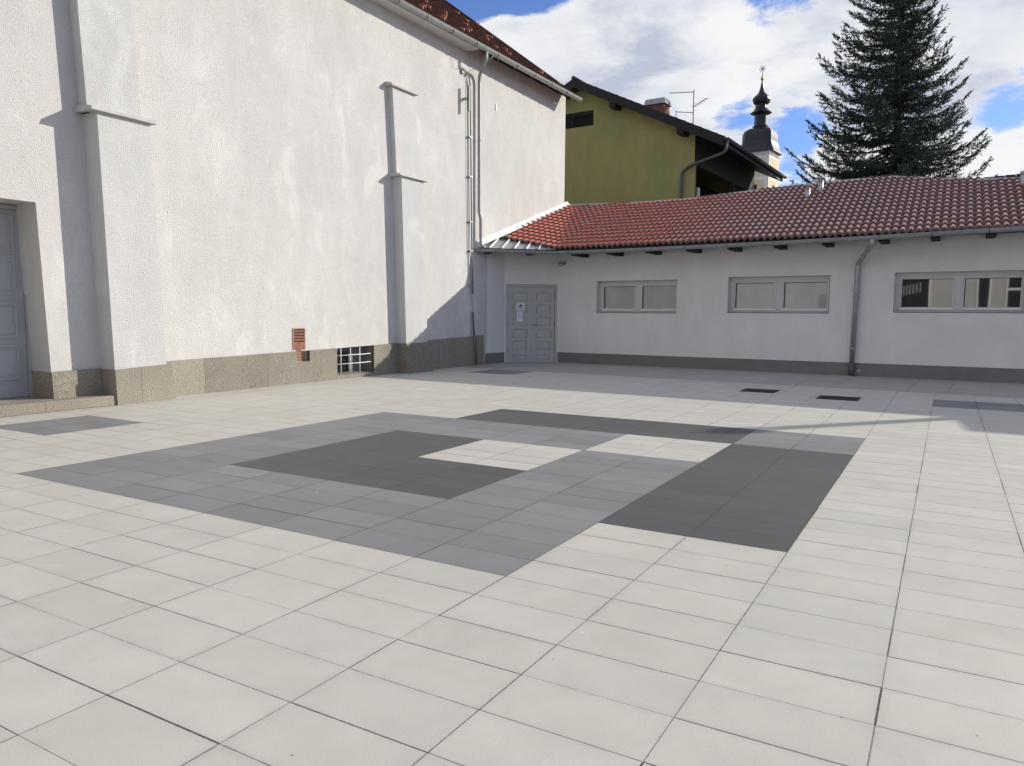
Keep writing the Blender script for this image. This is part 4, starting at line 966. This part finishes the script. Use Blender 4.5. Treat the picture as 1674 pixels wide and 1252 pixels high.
q = MB(); q.lathe([(1.2, zc(29.15)), (1.72, zc(29.35)), (1.3, zc(29.65)), (1.0, zc(30.0)), (.92, zc(30.35)), (.95, zc(30.5)), (1.3, zc(30.75)), (1.45, zc(31.1)), (1.35, zc(31.45)), (.95, zc(31.75)), (.55, zc(32.1)), (.3, zc(32.7)), (.12, zc(33.6)), (.1, zc(33.75))], TC.x, TC.y, 12, TR); q.build('onion_spire', M['copper'], CT)
q = MB(); q.smooth = True; q.lathe([(.05, zc(33.7)), (.22, zc(33.85)), (.3, zc(34.05)), (.2, zc(34.25)), (.05, zc(34.4))], TC.x, TC.y, 12); q.build('gold_ball', M['gold'], CT)
q = MB(); zs = zc(35.35); q.tube([(TC.x, TC.y, zc(34.3)), (TC.x, TC.y, zs)], .06, 6)
for k in range(4):
    a = math.pi*k/4; v = Vector((math.cos(a)*.9, math.cos(a)*-.2, math.sin(a)))*.62; q.tube([Vector((TC.x, TC.y, zs))-v, Vector((TC.x, TC.y, zs))+v], .06, 5)
q.build('star_cross', M['pipe'], CT)
# ================================================================== NEIGHBOUR ROOF behind, right
NB = root('far_house', (8, 37, 0), 'brown tiled roof of a house just showing over the low wing at far right', 'house')
q = MB(); q.box(-.3, 34.5, 0, 16, 41, 5.2); q.build('wall', M['cream'], NB)
q = MB(); q.prism([(-.6, 34, 4.9), (-.6, 41.5, 4.9), (-.6, 37.6, 7.02), (-.6, 37.3, 7.02)], (17, -1.6, .38))
q.tint = [.15]*len(q.f); q.build('roof', M['tile_tall'], NB)
q = MB()
for k in range(46): x = -.5+k*.37; q.tube([(x, 37.45-x*.094, 7.03+x*.0225), (x+.35, 37.45-x*.094, 7.05+x*.0225)], [.13, .11], 8)
q.tint = [.1]*len(q.f); q.build('ridge_cap', M['tile_dark'], NB)
# ================================================================== SPRUCE
def needle_mat(name):
    m, t, b = newmat(name); geo = t.add('ShaderNodeNewGeometry').outputs['Position']
    at = t.add('ShaderNodeAttribute', attribute_name='tint').outputs['Fac']
    c = t.ramp(at, [(0, (.022, .036, .026)), (.5, (.052, .080, .056)), (1, (.13, .17, .125))])
    f = t.mr(t.noise(geo, 1.4, 4), .3, .7, .75, 1.3)
    t.l.new(t.mix(1., c, grey(t, f), 'MULTIPLY'), b.inputs['Base Color']); b.inputs['Roughness'].default_value = .7; b.inputs['Specular IOR Level'].default_value = .25
    return m
NM = needle_mat('spruce_needles')
SP = root('spruce_tree', (-2.2, 38, 0), 'tall dark green spruce towering over the low wing roof', 'tree')
tx, ty, HT = -2.35, 38., 20.6
tr = MB(); trk = [(tx+.12*math.sin(z*.35), ty+.08*math.cos(z*.4), z) for z in np.linspace(0, HT, 24)]
tr.tube(trk, [max(.015, .30*(1-k/23.)**.9) for k in range(24)], 10)
V = []; Fq = []; TT = []
def tuft(p, d, L, w, tv):
    """one shoot: a ragged spindle of needle blades round the axis p..p+d*L"""
    d = d.normalized(); h = Vector((0, 0, 1)) if abs(d.z) < .9 else Vector((1, 0, 0)); x = d.cross(h).normalized(); y = d.cross(x)
    n = max(4, int(L/.055))
    for k in range(n):
        for q_ in range(3):
            a = random.uniform(0, 6.283); o = x*math.cos(a)+y*math.sin(a); s = d.cross(o)
            c = p+d*(L*(k+random.random())/n); l = w*random.uniform(.6, 1.1)*(1.15-.5*k/n)
            tip = c+(o*.8+d*.75)*l; bw = .013
            i = len(V); V.extend([tuple(c-s*bw-d*.02), tuple(c+s*bw+d*.01), tuple(tip+s*bw*.4), tuple(tip-s*bw*.4)]); Fq.append((i, i+1, i+2, i+3)); TT.append(min(1, max(0, tv+random.gauss(0, .15))))
z = 1.6
while z < HT-.15:
    rel = 1-z/HT
    Lm = min(5.0, 1.8+(14.5-z)*.375) if z < 14.5 else 1.8*(HT-z)/(HT-14.5)+.1
    nb = 9 if rel > .2 else 7
    ph = random.uniform(0, 6.28)
    for k in range(nb):
        az = ph+2*math.pi*k/nb+random.uniform(-.3, .3)
        L = Lm*random.choice((.55, .75, .88, .96, 1.02, 1.07)) if z > 5.8 else Lm*random.uniform(.75, 1.0)
        L *= .95-.16*math.cos(az)
        vis = math.sin(az) < .35 or random.random() < .65
        if not vis and z < 6: continue
        p = Vector((tx+.12*math.sin(z*.35), ty+.08*math.cos(z*.4), z+random.uniform(-.18, .18)))
        elev = -.16+.62*(1-rel)**1.8+random.uniform(-.12, .12); dr = Vector((math.cos(az), math.sin(az), 0)); sd_ = Vector((-math.sin(az), math.cos(az), 0))
        bend = random.uniform(-.12, .12)
        pts_ = []; N_ = 12
        for s in range(N_+1):
            u = s/N_; droop = -.26*math.sin(u*math.pi*.8)*L*rel*.9 + .34*u**3.2*L*(.35+.6*rel)
            pts_.append(p+dr*(L*u)+sd_*(bend*L*u*u)+Vector((0, 0, math.tan(elev)*L*u+droop)))
        tr.tube(pts_, [max(.008, .055*(L/4)*(1-.85*s/N_)) for s in range(N_+1)], 4, False)
        tv = random.uniform(.15, .65)
        # side shoots, flat spray plus hanging ones
        u = .12
        while u < 1.0:
            i_ = min(N_-1, int(u*N_)); fr_ = u*N_-i_; c = pts_[i_].lerp(pts_[i_+1], fr_); t_ = (pts_[i_+1]-pts_[i_]).normalized()
            env = math.sin(min(1., (1.04-u)*1.9)*math.pi/2)
            ll = (.16+.62*env*min(1, L/3.2))*random.uniform(.55, 1.2)
            for sg in (-1, 1):
                if random.random() < .12: continue
                d_ = (sd_*sg*random.uniform(.6, 1)+t_*random.uniform(.45, 1.)+Vector((0, 0, random.uniform(-.42, .12)))).normalized()
                # curved twig in two pieces with offshoots
                m_ = c+d_*ll*.55; d2_ = (d_+Vector((0, 0, .25))+t_*.2).normalized()
                tuft(c, d_, ll*.6, .085, tv); tuft(m_, d2_, ll*.5, .085, tv+.12)
                if ll > .4:
                    for e_ in (-1, 1):
                        d3 = (d_*.8+t_*.5*e_+Vector((0, 0, random.uniform(-.35, .1)))).normalized(); tuft(c+d_*ll*random.uniform(.25, .6), d3, ll*.36, .08, tv+.05)
            if random.random() < .75: tuft(c, Vector((random.uniform(-.2, .2), random.uniform(-.2, .2), -1))+t_*.3, ll*random.uniform(.35, .75), .075, tv-.1)
            if random.random() < .35: tuft(c, t_+Vector((0, 0, .5)), .2, .08, tv+.2)
            u += .17/L*random.uniform(.8, 1.25)+.006
        tuft(pts_[-2], (pts_[-1]-pts_[-2]), .45, .085, tv+.2)
        for e_ in (-1, 1): tuft(pts_[-2], (pts_[-1]-pts_[-2]).normalized()+sd_*e_*.6+Vector((0, 0, .25)), .24, .08, tv+.15)
    z += .29+.20*rel
tr.build('trunk', M['bark'], SP)
me = bpy.data.meshes.new('crown'); va = np.array(V, dtype=np.float32)-np.array([-2.2, 38, 0], dtype=np.float32)
me.from_pydata(va.tolist(), [], Fq); me.materials.append(NM)
at = me.attributes.new('tint', 'FLOAT', 'FACE'); at.data.foreach_set('value', TT); me.update()
co = bpy.data.objects.new('crown', me); sc.collection.objects.link(co); co.parent = SP
print('spruce faces', len(Fq))
# ================================================================== BUILDING BEHIND THE CAMERA (seen only as a reflection in the window panes)
BB = root('courtyard_building', (2, -16, 0), 'pale building across the yard, seen mirrored in the rightmost window', 'building')
q = MB(); q.box(-16, -20, 0, 22, -15, 6.5); q.build('wall', M['facade'], BB)
for (x0, x1, z0, z1) in ((-11, -9.6, 1.2, 2.9), (-5.9, -3.8, .02, 4.4), (-1.35, -.62, .02, 4.2), (.15, 1.5, 1.5, 3.9), (2.6, 3.8, 1.2, 2.9), (5.2, 6.6, 1.2, 2.9), (9, 10.4, 1.2, 2.9)):
    q = MB(); q.box(x0, -14.995, z0, x1, -14.96, z1); o_ = q.build('window', M['white'], BB)
    q = MB()
    for (p, r_) in (((z0+.1, z0+(z1-z0)*.62), (z0+(z1-z0)*.68, z1-.1)) if x0 > 0 else ((z0+.03, z1-.03),)): q.box(x0+.1, -14.959, p, x1-.1, -14.95, r_)
    q.build('pane', M['darkroom'], o_)
    if x0 == -5.9:
        q = MB()
        for k in range(6): q.box(x0+.55+k*.19, -14.949, 2.7+.05*k, x0+.60+k*.19, -14.94, 3.35+.04*k)
        q.build('light_streak', M['frame'], o_)  # strips added to show as light streaks in the mirrored opening
q = MB(); q.prism([(-16.4, -14.6, 6.4), (-16.4, -20.4, 6.4), (-16.4, -17.5, 8.6)], (38.8, 0, 0)); q.tint = [.5]*len(q.f); q.build('roof', M['tile_tall'], BB)
